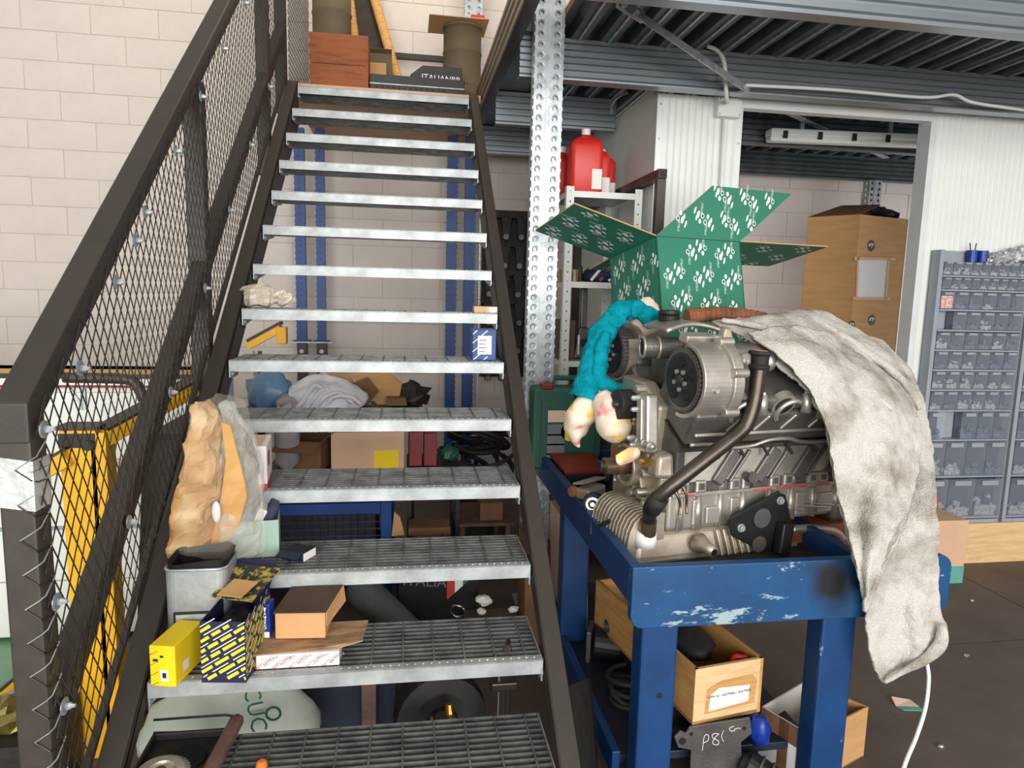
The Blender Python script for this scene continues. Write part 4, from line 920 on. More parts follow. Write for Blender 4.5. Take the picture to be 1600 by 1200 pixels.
# ------------------------------------------------------------------ green printed carton
def bil(q, u, v): return q[0].lerp(q[1], u).lerp(q[3].lerp(q[2], u), v)     # q: bl, br, tr, tl
LOGO = [(-50, 20, 34, 42, 0), (0, 105, 27, 38, 0), (35, 0, 28, 58, .15), (68, 55, 17, 42, .1), (100, -60, 17, 58, .3)]
LR = {}
def logos(q, wm, hm, ph=(0, 0), flip=False, n=None):
    m = MB(); s = .00029; xd = (q[1]-q[0]).normalized(); nrm_ = xd.cross(q[3]-q[0]).normalized(); yd = nrm_.cross(xd)
    ax, ay, bx, by = .160, -.009, .030, -.122
    for i in range(-6, 8):
        for j in range(-1, 8):
            for k in (0, 1):
                x = ph[0] + i*ax + j*bx + (.069 if k else 0); y = hm - (ph[1] + .06) + i*ay + j*by + (.034 if k else 0)
                u, v = x/wm, y/hm
                if not (.055 < u < .945 and .06 < v < .94): continue
                c = bil(q, u, v); sg = -1 if k else 1
                for lx, ly, rx, ry, tl in LOGO:
                    X_ = (xd*math.cos(tl) - yd*math.sin(tl)); Y_ = (xd*math.sin(tl)*-1*-1 + yd*math.cos(tl))
                    ellipse(m, c + xd*(lx*s*sg) + yd*(ly*s*sg), X_, Y_, rx*s, ry*s, 12, lift=.0008)
                m2 = LR.setdefault(id(m), MB()); ellipse(m2, c + xd*(-50*s*sg) + yd*(20*s*sg), xd, yd, 22*s, 29*s, 12, lift=.0016)
                text(m, 'METELLI', .015, c - xd*(30*s*sg) - yd*(85*s*sg), yd*-sg, xd*sg)
    return m
def rings(o_):
    for m2 in list(LR.values()): m2.build('logo_rings', 'green_card', o_, kind='stuff')
    LR.clear()
ga = math.radians(14); TL_ = math.radians(12); up = Vector((0, 0, 1)); gx = Vector((math.cos(ga), math.sin(ga), 0)); gh = Vector((-math.sin(ga), math.cos(ga), 0))
gy = gh*math.cos(TL_) - up*math.sin(TL_); gu = up*math.cos(TL_) + gh*math.sin(TL_)        # the carton leans back a little
GF = Vector((1.795, 1.30, 1.962)); GW, GD, GH = .47, .40, .56
gb = thing('green_carton', 'open green printed carton with white logos and raised flaps behind the engine', 'carton', GF+gx*(GW/2)+gy*(GD/2)-gu*GH, ga)
c00, c10, c11, c01 = GF, GF+gx*GW, GF+gx*GW+gy*GD, GF+gy*GD
for nm_, a, b in (('front_side', c00, c10), ('right_side', c10, c11), ('back_side', c11, c01), ('left_side', c01, c00)):
    q = [a-gu*GH, b-gu*GH, b, a]; inn = gu.cross(b-a).normalized()*.006
    sd = MB().hexa([q[0], q[1], q[1]+inn, q[0]+inn, q[3], q[2], q[2]+inn, q[3]+inn]).build(nm_, 'green_card', gb)
    if nm_ in ('front_side', 'left_side', 'right_side'): logos(q, (b-a).length, GH, (.02, 0) if nm_ == 'front_side' else (.05, .03)).build('printed_logos', 'ink_white', sd, kind='stuff'); rings(sd)
MB().hexa([p-gu*GH for p in (c00, c10, c11, c01)] + [p-gu*(GH-.006) for p in (c00, c10, c11, c01)]).build('bottom', 'cardboard', gb)
def crease_shade(a, b): MB().bar(a, b, .004, .004).build('crease_shade', 'green_case', gb)  # dark green bar standing in for the shading along a fold
def flap(q, w, h, ph=(0, 0), print_back=False):
    n_ = (q[1]-q[0]).cross(q[3]-q[0]).normalized()*-.006
    fl_ = MB().hexa([q[0], q[1], q[1]+n_, q[0]+n_, q[3], q[2], q[2]+n_, q[3]+n_]).build('flap', ['green_card', 'cardboard'], gb)
    fl_.data.polygons[3 if False else 4].material_index = 1
    for pg in fl_.data.polygons:       # raw edges and inside show brown card
        nn = pg.normal
        if (WM[gb.name].to_3x3() @ nn).dot(n_) > -.003: pg.material_index = 1
    m = logos(q, w, h, ph); m.build('printed_logos', 'ink_white', fl_, kind='stuff'); rings(fl_)
def pflap(a, b, pa, pb, w, h, ph=(0, 0)):      # a flat flap hinged on the edge a-b
    v = ((pa-a)+(pb-b))/2; flap([a, b, b+v, a+v], w, h, ph)
T_ = Vector((0, 0, 0))
crease_shade(c00+T_, c10+T_); crease_shade(c01+T_, c00+T_)
pflap(c00+T_, c10+T_, P(1097, 291, Y=1.36), P(1252, 302, Y=1.50), .47, .27)
pflap(c01+T_, c00+T_, P(841, 356, Y=1.62), P(892, 324, Y=1.25), .40, .40, (.03, .02))
pflap(c10+T_, c11+T_, P(1208, 414, Y=1.55), P(1279, 391, Y=1.86), .40, .30, (.03, .01))
flap([c11, c01, c01+gh*.2-up*.05, c11+gh*.2-up*.05], .47, .2)
t = thing('brown_carton', 'plain brown carton on the bench under the green carton', 'carton', (1.92, 1.50, ZB), ga)
hb = (c01-gu*GH).z-ZB-.004; MB().box((-.13, -.10, 0), (.20, .20, hb)).build('body', 'cardboard', t, local=True, bevel=.003); MB().box((-.13, .03, hb), (.20, .08, hb+.0005)).build('tape', 'cardboard_dark', t, local=True)

# ------------------------------------------------------------------ below the bench
cz = .20
t = thing('wooden_box', 'open pale wooden drawer box with an old paper label, under the bench', 'drawer box', P(1087, 1045, Y=.40)+Vector((.14, .35, -.2)))
z0, z1 = .250, .452; A_, B_, D_, = Vector((1.672, .38, 0)), Vector((1.943, .425, 0)), Vector((1.536, 1.128, 0)); C_ = B_+(D_-A_); th = .014
def wallq(a, b, nm_, mt, zt=z1):
    n_ = up.cross(b-a).normalized()*th; return MB().hexa([a+up*z0, b+up*z0, b+n_+up*z0, a+n_+up*z0, a+up*zt, b+up*zt, b+n_+up*zt, a+n_+up*zt]).build(nm_, mt, t, bevel=.0015)
fp_ = wallq(A_, B_, 'front_board', 'wood_pale'); wallq(B_, C_, 'side_board', 'wood_tan'); wallq(C_, D_, 'back_board', 'wood_tan'); wallq(D_, A_, 'side_board', 'wood_tan')
MB().hexa([A_+up*z0, B_+up*z0, C_+up*z0, D_+up*z0, A_+up*(z0+.012), B_+up*(z0+.012), C_+up*(z0+.012), D_+up*(z0+.012)]).build('bottom', 'wood_tan', t)
fx = (B_-A_).normalized(); fn = Vector((fx.y, -fx.x, 0))
def fp(u, v): return A_+fx*((B_-A_).length*u)+up*(z0+(z1-z0)*v)+fn*.001
MB().add([fp(u, v) for u, v in ((.16, .16), (.90, .20), (.92, .62), (.84, .74), (.38, .72), (.18, .60))], [(0, 1, 2, 3, 4, 5)]).build('torn_paper', 'wood_tan', fp_)
MB().add([fp(u, v)+fn*.001 for u, v in ((.22, .20), (.80, .26), (.81, .56), (.36, .60), (.23, .50))], [(0, 1, 2, 3, 4)]).build('paper_label', 'paper', fp_)
text(MB(), 'CPN 02 : 60579406 / 60579405', .0135, fp(.515, .46)+fn*.0018, fx, up).build('label_text', 'ink_black', fp_)
m = MB().ball(fp(.5, .9)-fn*.28+up*-.02, (.085, .16, .05), 16, 9, .3, 2.5, 3); m.build('black_rubber_parts', 'rubber', smooth=True, label='black moulded rubber part lying in the wooden drawer box', cat='rubber part')
MB().tube(catmull([fp(.62, .86)-fn*.04, fp(.72, .92)-fn*.06, fp(.86, .9)-fn*.05, fp(.92, .85)-fn*.09], 5), .010, 8).build('red_strap', 'red_pl', smooth=True, label='red plastic strip inside the wooden drawer box', cat='strip')
t = thing('black_crate', 'black plastic crate carrying the wooden drawer box under the bench', 'crate', (1.80, .85, .13))
MB().box((1.60, .50, .132), (1.99, 1.25, .249)).build('body', 'black_pl', t, bevel=.006)
for k in range(5): MB().box((1.63+.075*k, .494, .15), (1.66+.075*k, .5, .235)).build('rib', 'black_pl', t)
# boards standing behind the leg
for k in range(7):
    x = 1.475+.012*k; MB().hexa([(x, 1.30, .13), (x+.010, 1.30, .13), (x+.010, 1.75, .13), (x, 1.75, .13), (x-.02, 1.30, .62-.006*(k % 3)), (x-.010, 1.30, .62-.006*(k % 3)), (x-.010, 1.75, .62), (x-.02, 1.75, .62)]).build('cardboard_sheet', 'board_edge', label='pale cardboard sheet of the stack standing behind the rear bench leg', cat='cardboard', group='cardboard sheets behind the bench leg')
# metal gasket plate with chalk number
t = thing('metal_plate', 'grey metal gasket plate with a chalked number below the wooden drawer', 'plate', (1.72, .30, 0))
def gp(x, y): return P(x, y, Y=.37)
pl = [gp(*q) for q in ((1078, 1136), (1172, 1122), (1175, 1146), (1158, 1160), (1160, 1200), (1166, 1260), (1076, 1268), (1080, 1172), (1060, 1168), (1054, 1152), (1064, 1142), (1072, 1146))]
pm_ = MB().prism(pl, (0, .008, 0)).build('plate', 'alu_dark', t, bevel=.001)
for x, y, r in ((1066, 1158, .013), (1080, 1147, .007), (1163, 1138, .007)): MB().lathe(gp(x, y)-Vector((0, .002, 0)), (0, 1, 0), [(0, r), (.0015, r)], 14).build('hole', 'ink_black', pm_)
m = MB()
def chalk(pts): m.tube(catmull([gp(x, y)-Vector((0, .002, 0)) for x, y in pts], 5), .0011, 5)
chalk([(1097, 1172), (1100, 1150), (1106, 1148), (1106, 1156), (1099, 1160)]); chalk([(1122, 1146), (1114, 1146), (1113, 1152), (1122, 1157), (1121, 1163), (1113, 1161), (1116, 1153), (1123, 1146)]); chalk([(1130, 1141), (1127, 1150), (1130, 1158)]); chalk([(1146, 1134), (1139, 1138), (1143, 1142), (1148, 1140)]); chalk([(1147, 1139), (1153, 1137), (1156, 1138)])
m.build('chalk_number', 'ink_white', pm_, kind='stuff')
# taped carton on the floor
q = [P(1190, 1104, Z=.20), P(1257, 1064, Z=.20), P(1357, 1104, Z=.20), P(1268, 1150, Z=.20)]
t = thing('taped_carton', 'open white and brown taped carton on the floor behind the right bench leg', 'carton', (q[0]+q[2])/2-Vector((0, 0, .20)))
for i in range(4):
    a, b = q[i], q[(i+1) % 4]; cen = (q[0]+q[2])/2; inn = ((cen-(a+b)/2).normalized())*.006; dn = Vector((0, 0, -.20))
    sd = MB().hexa([a+dn, b+dn, b+inn+dn, a+inn+dn, a, b, b+inn, a+inn]).build('side', ['cardboard_dark', 'white_card'][i in (0, 1)] if 0 else 'white_card' if i in (0, 3) else 'cardboard', t)
    u0, u1 = (.42, .62); o_ = -inn*.12
    MB().hexa([a.lerp(b, u0)+dn+o_, a.lerp(b, u1)+dn+o_, a.lerp(b, u1)+dn, a.lerp(b, u0)+dn, a.lerp(b, u0)+o_, a.lerp(b, u1)+o_, a.lerp(b, u1), a.lerp(b, u0)]).build('tape', 'cardboard_dark', sd)
    if i in (0, 3): MB().hexa([a+o_-Vector((0, 0, .075)), b+o_-Vector((0, 0, .075)), b-Vector((0, 0, .075)), a-Vector((0, 0, .075)), a+o_, b+o_, b, a]).build('brown_band', 'cardboard_dark', sd)
MB().hexa([p+Vector((0, 0, -.20)) for p in q]+[p+Vector((0, 0, -.194)) for p in q]).build('bottom', 'cardboard', t)
# things on the lower shelf
t = thing('starter_motor', 'black starter motor on the lower shelf of the bench', 'engine part', (1.60, 1.0, .13))
MB().cyl((1.52, 1.05, .20), (1.68, .98, .20), .065, .065, 20).build('body', 'black_pl', t, bevel=.008); MB().cyl((1.55, 1.02, .29), (1.64, .98, .29), .028, .028, 14).build('solenoid', 'black_dirty', t); MB().cbox((1.50, 1.06, .20), (.02, .12, .14), -.4).build('flange', 'alu_dark', t, bevel=.004)
t = thing('wire_bundle', 'bundle of black cable on the lower shelf of the bench', 'cable', (1.57, .75, .13))
for k in range(5): MB().torus((1.55+.01*k, .70+.02*k, .15+.014*k), (rnd(-.3, .3), rnd(-.3, .3), 1), .06+.008*k, .010, 20, 6).build('loop', 'rubber', t, smooth=True)
m = MB().ball((1.93, .40, .20), (.035, .04, .055), 14, 9, .35, 3, 9); m.build('blue_plastic_bag', 'blue_bag_dark', smooth=True, label='crumpled bright blue plastic bag beside the metal plate', cat='bag')
t = thing('black_motor', 'small black electric motor in front of the taped carton', 'engine part', (1.90, .30, 0))
MB().cyl((1.87, .36, .10), (1.97, .27, .06), .055, .050, 18).build('body', 'black_pl', t, bevel=.006); MB().lathe((1.87, .36, .10), (-.7, .6, .3), [(0, .04), (.02, .03)], 14).build('end_cap', 'black_dirty', t)
for k in range(3): MB().torus((1.90+.025*k, .335-.022*k, .09-.01*k), (.7, -.62, -.28), .053, .005, 18, 6).build('cooling_ring', 'alu_dark', t, smooth=True)
# floor litter
a = P(1415, 1102, Z=0.004); t = thing('paper_scrap', 'torn pink and teal paper scrap lying on the floor', 'paper', a)
MB().hexa([a+Vector(v) for v in ((-.045, .0, -.003), (.05, -.02, -.003), (.045, .03, -.003), (-.03, .05, -.003), (-.045, .0, 0), (.05, -.02, .002), (.045, .03, .004), (-.03, .05, .012))]).build('pink_part', 'cloth_pink', t); MB().hexa([a+Vector(v) for v in ((-.03, -.03, -.003), (.06, -.045, -.003), (.05, -.02, -.003), (-.045, 0, -.003), (-.03, -.03, .0), (.06, -.045, .0), (.05, -.02, .002), (-.045, 0, .0))]).build('teal_part', 'teal_card', t)
for i, (x, y, lab) in enumerate(((1470, 1166, 'small pale chip on the dark floor at the lower right corner'), (1510, 1024, 'small stone chip on the dark floor to the right of the towel'), (1518, 938, 'pale fleck on the floor near the floor joint'))):
    p = P(x, y, Z=.006); MB().ball(p, (.014, .010, .006), 8, 5, .5, 3, i).build('floor_chip', 'alu', label=lab, cat='debris')
pts = [P(1448, 1020, Y=.235), P(1451, 1060, Y=.22), P(1446, 1105, Y=.20), P(1432, 1150, Y=.16), P(1412, 1200, Y=.10), P(1400, 1260, Y=.05)]
pts = [(2.44, .245, .66)] + pts + [(2.17, .05, .012), (2.3, -.15, .009)]
MB().tube(catmull(pts, 8), .0065, 8).build('white_cable', 'white_pl', smooth=True, label='white cable hanging from below the towel to the floor', cat='cable')
# ------------------------------------------------------------------ boxes and odds and ends on the treads
def step(k): return Z0+RS*k+.0012, G*k
def carton(name, label, base, size, rz, mt, cat='box', open_=False, flaps=(), th=.003, inner=None, group=None, R=None):
    t = thing(name, label, cat, base, rz, group, R=R); w, d, h = size; x, y = w/2, d/2
    if not open_: MB().box((-x, -y, 0), (x, y, h)).build('body', mt, t, local=True, bevel=min(.003, h*.06))
    else:
        im = inner or mt
        for nm_, a, b in (('front_side', (-x, -y), (x, -y+th)), ('back_side', (-x, y-th), (x, y)), ('left_side', (-x, -y+th), (-x+th, y-th)), ('right_side', (x-th, -y+th), (x, y-th))):
            MB().box((a[0], a[1], 0), (b[0], b[1], h)).build(nm_, mt, t, local=True)
        MB().box((-x+th, -y+th, 0), (x-th, y-th, th)).build('bottom', im, t, local=True)
    for sd, ln, an in flaps:      # side, length, angle outwards from upright
        c, s = math.cos(an), math.sin(an); m = MB()
        if sd in 'fb': sg = -1 if sd == 'f' else 1; q = [(-x, sg*y, h), (x, sg*y, h), (x, sg*(y+ln*s), h+ln*c), (-x, sg*(y+ln*s), h+ln*c)]; n_ = Vector((0, sg*c, -s))
        else: sg = -1 if sd == 'l' else 1; q = [(sg*x, -y, h), (sg*x, y, h), (sg*(x+ln*s), y, h+ln*c), (sg*(x+ln*s), -y, h+ln*c)]; n_ = Vector((sg*c, 0, -s))
        q = [Vector(p) for p in q]; m.hexa([p-n_*th for p in q]+[p for p in q]); m.build('flap', mt, t, local=True)
    return t
def face(t, w, d, h, which):
    """local frame of one face: origin bottom left, x dir, y dir"""
    x, y = w/2, d/2
    return {'f': (Vector((-x, -y, 0)), Vector((1, 0, 0)), Vector((0, 0, 1)), w, h), 'r': (Vector((x, -y, 0)), Vector((0, 1, 0)), Vector((0, 0, 1)), d, h), 'l': (Vector((-x, y, 0)), Vector((0, -1, 0)), Vector((0, 0, 1)), d, h), 't': (Vector((-x, -y, h)), Vector((1, 0, 0)), Vector((0, 1, 0)), w, d)}[which]
def patch(t, fr, u0, v0, u1, v1, name, mt, lift=.0008):
    o, xd, yd, w, h = fr; n_ = xd.cross(yd)*lift
    return MB().add([o+xd*(w*u)+yd*(h*v)+n_ for u, v in ((u0, v0), (u1, v0), (u1, v1), (u0, v1))], [(0, 1, 2, 3)]).build(name, mt, t, local=True)
def stripes(t, fr, pitch, wd, ang, mt, name='print', broken=0., lift=.0008, col=0, seed=1):
    """diagonal bars clipped to a face"""
    o, xd, yd, w, h = fr; n_ = xd.cross(yd)*lift; m = MB(); random.seed(seed); dx, dy = math.cos(ang), math.sin(ang)
    k = -30
    while k < 60:
        c0 = k*pitch; k += 1
        # line: point (0, c0) direction (dx, dy)
        s = -.2; L_end = (w+h)*1.2
        seglen = broken or L_end
        while s < L_end:
            a, b = s, min(L_end, s+seglen*(rnd(.5, 1) if broken else 1)); s = b+(broken*.18 if broken else 1)
            q = []
            for tt in (a, b):
                q.append((tt*dx, c0+tt*dy))
            # clip to rectangle
            t0, t1 = a, b
            for p0, dv, lo, hi in ((0, dx, 0, w), (c0, dy, wd, h-wd)):
                if abs(dv) < 1e-6: continue
                u, v = sorted(((lo-p0)/dv, (hi-p0)/dv)); t0 = max(t0, u); t1 = min(t1, v)
            if t1-t0 < .004: continue
            e = Vector((dx*t0, c0+dy*t0)); f = Vector((dx*t1, c0+dy*t1)); pr = Vector((-dy, dx))*wd/2
            P4 = [e-pr, f-pr, f+pr, e+pr]; m.add([o+xd*min(max(p.x, 0), w)+yd*min(max(p.y, 0), h)+n_ for p in P4], [(0, 1, 2, 3)])
    if m.v: return m.build(name, mt, t, local=True, kind='stuff')

z, y = step(1)
# silver canister
cx0, cx1 = P(252, 890, Y=.37).x, P(352, 890, Y=.37).x; ch = P(300, 893, Y=.37).z-z
t = thing('metal_canister', 'open grey metal canister with a black framed label behind the yellow box', 'canister', ((cx0+cx1)/2, .455, z))
w_ = (cx1-cx0)
def rrect(w, d, r, n=5):
    out = []
    for cx, cy, a0 in ((w/2-r, d/2-r, 0), (-w/2+r, d/2-r, 90), (-w/2+r, -d/2+r, 180), (w/2-r, -d/2+r, 270)):
        out += [Vector((cx+r*math.cos(math.radians(a0+90*k/n)), cy+r*math.sin(math.radians(a0+90*k/n)), 0)) for k in range(n+1)]
    return out
pr_o = rrect(w_, .15, .03); pr_i = rrect(w_-.012, .138, .026)
m = MB(); m.grid([[p+up*zz for p in pr_o] for zz in (0, ch*.55, ch*.57, ch)]+[[p+up*zz for p in pr_i] for zz in (ch, ch*.7)], True)
m.build('shell', 'galv_old', t, local=True, smooth=False); m = MB(); pl_ = rrect(w_-.014, .136, .026); pl2 = rrect(w_-.004, .146, .028); m.grid([[p+up*ch*.6 for p in pl_], [p+up*ch for p in pl_], [p+up*(ch+.012+.02*(p.x > 0)+.008*math.sin(p.x*60)) for p in pl2]], True); m.build('black_liner', 'black_pl', t, local=True, solid=.002)
MB().prism([p+up*ch*.62 for p in pr_i], (0, 0, .006)).build('dark_contents', 'black_dirty', t, local=True)
for k in range(5): MB().ball((rnd(-.06, .06), rnd(-.03, .03), ch*.66), (.03, .022, .018), 8, 6, .4, 3, k).build('scrap_part', 'black_dirty', t, local=True)
MB().tube([p+up*ch for p in pr_o]+[pr_o[0]+up*ch], .0045, 6).build('rim', 'galv', t, local=True, smooth=True)
MB().box((-w_*.36, -.078, ch*.16), (w_*.30, -.0755, ch*.52)).build('label_frame', 'ink_black', t, local=True); MB().box((-w_*.32, -.079, ch*.20), (w_*.26, -.078, ch*.49)).build('label', 'galv', t, local=True)
MB().box((w_*.05, -.079, ch*.02), (w_*.34, -.0755, ch*.15)).build('orange_label', 'cardboard_tan', t, local=True)
# yellow box
q = P(262, 1072, Z=z)
t = carton('yellow_box', 'small bright yellow parts box at the left end of the tread', (q.x+.005, .292, z), (.072, .15, .118), math.radians(-12), 'yellow_card', open_=False)
f_ = face(t, .072, .15, .118, 'f'); patch(t, f_, .42, .14, .72, .42, 'white_label', 'paper'); patch(t, f_, .5, .22, .65, .35, 'label_mark', 'ink_navy', .0016); patch(t, f_, .14, .62, .34, .68, 'print', 'ink_black'); patch(t, f_, .42, .72, .56, .77, 'print', 'ink_black'); stripes(t, f_, .03, .0012, .5, 'ink_black', 'thin_lines')
patch(t, face(t, .072, .15, .118, 'r'), .25, .2, .45, .45, 'white_label', 'paper')
# navy and yellow striped carton with open lid
t = carton('striped_carton', 'navy carton with slanted yellow lettering stripes and a lifted lid', (P(350, 1068, Z=z).x+.012, .325, z), (.122, .21, .178), math.radians(-7), 'ink_navy', open_=True, flaps=(('b', .10, .9),))
for wh, sd in (('f', 3), ('r', 5)):
    f_ = face(t, .122, .21, .178, wh); stripes(t, f_, .030, .0095, .55, 'ink_yellow', 'yellow_lettering', .05, seed=sd); stripes(t, (f_[0]+f_[2]*.0135, *f_[1:]), .030, .0028, .55, 'ink_white', 'white_lines', .09, seed=sd+9)
MB().hexa([(-.08, .02, .19), (.055, -.03, .20), (.09, .12, .235), (-.05, .16, .235), (-.08, .02, .194), (.055, -.03, .204), (.09, .12, .239), (-.05, .16, .239)]).build('lid', 'camo_dark', t, local=True)
MB().hexa([(-.055, .00, .206), (.025, -.03, .212), (.05, .04, .228), (-.03, .07, .224), (-.055, .00, .209), (.025, -.03, .215), (.05, .04, .231), (-.03, .07, .227)]).build('beige_card', 'cardboard', t, local=True)
MB().ball((0, 0, .12), (.05, .08, .04), 10, 7, .3, 3, 2).build('black_filter', 'black_pl', t, local=True, smooth=True)
# flat printed box, stained lid, tan box, thin blue box
fx0, fx1 = P(400, 1047, Z=z).x, P(530, 1041, Z=z).x
t = carton('flat_printed_box', 'flat white box with slanted red and grey printing under the tan box', ((fx0+fx1)/2, .365, z), (fx1-fx0, .175, .043), 0, 'white_card')
f_ = face(t, fx1-fx0, .175, .043, 'f'); random.seed(4)
for i, (s_, mt, n_) in enumerate((('RETTONG', 'ink_red', 5), ('PISTONI', 'ink_grey', 5))):
    m = MB()
    for k in range(n_): o, xd, yd, w, h = f_; text(m, s_, .013, o+xd*(w*(.10+.2*k+.08*i))+yd*(h*(.5+.12*(i-.5))), xd*.8+yd*.6, yd*.8-xd*.6)
    m.build('slanted_print', mt, t, local=True, kind='stuff')
m = MB()
for k in range(6):
    o, xd, yd, w, h = f_; c = o+xd*(w*(.08+.165*k))+yd*(h*(.3 if k % 2 else .75)); n_ = xd.cross(yd)*.001
    m.tube([c+n_+xd*.004*math.cos(a*PI/6)+yd*.004*math.sin(a*PI/6) for a in range(13)], .0004, 4)
m.build('ring_marks', 'ink_grey', t, local=True, kind='stuff')
zt = z+.0435
m = MB(); A4 = [(fx0-.01, .275), (fx1-.01, .29), (fx1+.065, .305), (fx1+.075, .43), (fx1-.02, .45), (fx0-.01, .45)]
m.prism([(a, b, zt+(.012 if a > fx1+.05 else .0)) for a, b in A4], (0, 0, .004)); m.build('stained_card', 'stain_wood', label='oil-stained cardboard lid lying on the flat printed box', cat='cardboard')
zt += .006
q0, q1 = P(432, 1000, Z=zt), P(510, 1002, Z=zt); w_ = q1.x-q0.x
t = carton('tan_box', 'tan cardboard box with a lifted side flap on top of the printed box', ((q0.x+q1.x)/2, q0.y+.065, zt), (w_, .13, .082), math.radians(-4), 'cardboard_tan')
MB().hexa([(-w_/2-.004, -.068, .082), (w_/2+.002, -.068, .082), (w_/2+.03, .07, .105), (-w_/2+.02, .07, .105), (-w_/2-.004, -.068, .085), (w_/2+.002, -.068, .085), (w_/2+.03, .07, .108), (-w_/2+.02, .07, .108)]).build('lid', 'stained_lid', t, local=True)
MB().hexa([(w_/2+.002, -.06, .035), (w_/2+.003, -.06, .035), (w_/2+.04, .07, .055), (w_/2+.038, .07, .055), (w_/2+.002, -.068, .082), (w_/2+.005, -.068, .082), (w_/2+.034, .07, .105), (w_/2+.03, .07, .105)]).build('side_flap', 'cardboard_tan', t, local=True)
q0 = P(418, 988, Z=zt); t = carton('thin_blue_box', 'thin upright blue box with white lettering beside the tan box', (q0.x+.004, q0.y-.01, zt), (.026, .045, .105), math.radians(-8), 'blue_bag_dark')
patch(t, face(t, .026, .045, .10, 'f'), .12, .25, .62, .95, 'white_panel', 'ink_white'); text(MB(), 'REINZ', .024, (-.003, -.0235, .058), (0, 0, 1), (-1, 0, 0), lift=.0016).build('lettering', 'ink_navy', t, local=True); patch(t, face(t, .026, .045, .10, 'f'), .05, .0, .95, .18, 'white_foot', 'paper'); patch(t, face(t, .026, .045, .10, 't'), .0, .0, 1, 1, 'card_top', 'cardboard')
t = thing('oily_bolt', 'short oily hollow bolt on the right end of the lowest grating', 'bolt', (1.02, .31, z))
MB().lathe((1.012, .285, z+.013), (.2, 1, .0), [(0, .010), (.005, .013), (.012, .012)], 12).build('head', 'steel_dark', t); MB().lathe((1.013, .29, z+.012), (.2, 1, .0), [(0, .008), (.05, .008)], 10).build('shank', 'steel_dark', t); MB().lathe((1.0118, .2845, z+.013), (.2, 1, .0), [(0, .006), (.001, .006)], 10).build('bore', 'ink_black', t)

# second tread: wrapped bundle, green tray, small navy box
z, y = step(2)
t = thing('wrapped_bundle', 'tall bundle of brown paper parcels wrapped in clear plastic film, leaning on the railing', 'bundle', (.10, .62, z))
def lump(name, pts, rad, mt, flat=.6, n=18, amp=.020, fr=13):
    m = MB().tube(catmull(pts, 9), catr(rad, 9), n+6, flat); wobble(m, amp, fr); wobble(m, amp*.45, 34); wobble(m, amp*.2, 80); return m.build(name, mt, t, smooth=name == 'inner_brown_sheet')
def catr(r, n):
    out = []
    for a, b in zip(r, r[1:]): out += [a+(b-a)*k/n for k in range(n)]
    return out+[r[-1]]
multi('kraft_wrapped', [(.0, (132, 98, 58)), (.36, (176, 130, 80)), (.52, (200, 156, 102)), (.66, (222, 194, 152))], 10, .3, 1., 22)
lump('paper_parcel', [P(303, 862, Y=.58), P(305, 800, Y=.58), P(318, 735, Y=.58), P(322, 680, Y=.60), P(312, 632, Y=.62)], [.07, .078, .070, .055, .035], 'kraft_wrapped')
multi('amber_envelope', [(.0, (176, 118, 34)), (.5, (206, 148, 58)), (.7, (222, 176, 92))], 7, .5, .3, 30)
m = MB().prism([P(x, y_, Y=.565) for x, y_ in ((345, 862), (328, 850), (345, 775), (352, 720), (345, 660), (360, 665), (384, 760), (386, 778), (372, 825))], (.0, .018, 0)); m.build('amber_envelope', 'amber_envelope', t, bevel=.004)
lump('bubble_wrap', [P(372, 868, Y=.60), P(380, 810, Y=.62), P(382, 740, Y=.64), P(370, 670, Y=.66), P(350, 628, Y=.66)], [.075, .082, .062, .05, .03], 'clear_bag', .55)
lump('inner_brown_sheet', [P(388, 800, Y=.66), P(385, 740, Y=.67), P(372, 680, Y=.67), P(356, 640, Y=.67)], [.05, .045, .035, .02], 'leather', .3)
m = MB().grid(sheet([[P(266, 866, Y=.515), P(320, 872, Y=.50), P(370, 874, Y=.51), P(412, 862, Y=.55)], [P(285, 760, Y=.51), P(330, 760, Y=.495), P(375, 760, Y=.51), P(408, 745, Y=.56)], [P(296, 660, Y=.54), P(330, 660, Y=.53), P(362, 655, Y=.55), P(390, 650, Y=.60)], [P(298, 632, Y=.57), P(325, 622, Y=.57), P(345, 612, Y=.58), P(372, 622, Y=.62)]], 7, 9)); wobble(m, .010, 20); wobble(m, .004, 60); m.build('film', 'wrap_film', t, smooth=False)
m = MB().ball(P(338, 800, Y=.545), (.014, .008, .035), 10, 8); m.build('white_tag', 'white_pl', t, smooth=True)
q1 = P(445, 852, Z=z); t = carton('pale_green_tray', 'pale green open box holding packets behind the plastic bundle', (q1.x-.085, .69, z), (.15, .13, .125), math.radians(8), 'pale_green', open_=True, inner='white_card')
for k in range(3): MB().cbox((-.03+.035*k, .0, .10+.012*k), (.03, .09, .10), R=Matrix.Rotation(.5, 3, 'Y')).build('packet', ('blue_bag_dark', 'white_card', 'ink_navy')[k], t, local=True, bevel=.003)
q0 = P(462, 882, Z=z); t = carton('small_navy_box', 'small navy blue box lying open on the grating', (q0.x, .62, z), (.085, .075, .030), math.radians(-28), 'dark_blue_pl', flaps=(('f', .03, 2.0),))
patch(t, face(t, .085, .075, .03, 'l'), .05, .1, .95, .9, 'brown_end', 'cardboard_dark'); patch(t, face(t, .085, .075, .03, 'f'), .1, .2, .8, .7, 'pale_print', 'ink_grey'); patch(t, face(t, .085, .075, .03, 'r'), .05, .05, .95, .95, 'white_end', 'paper')
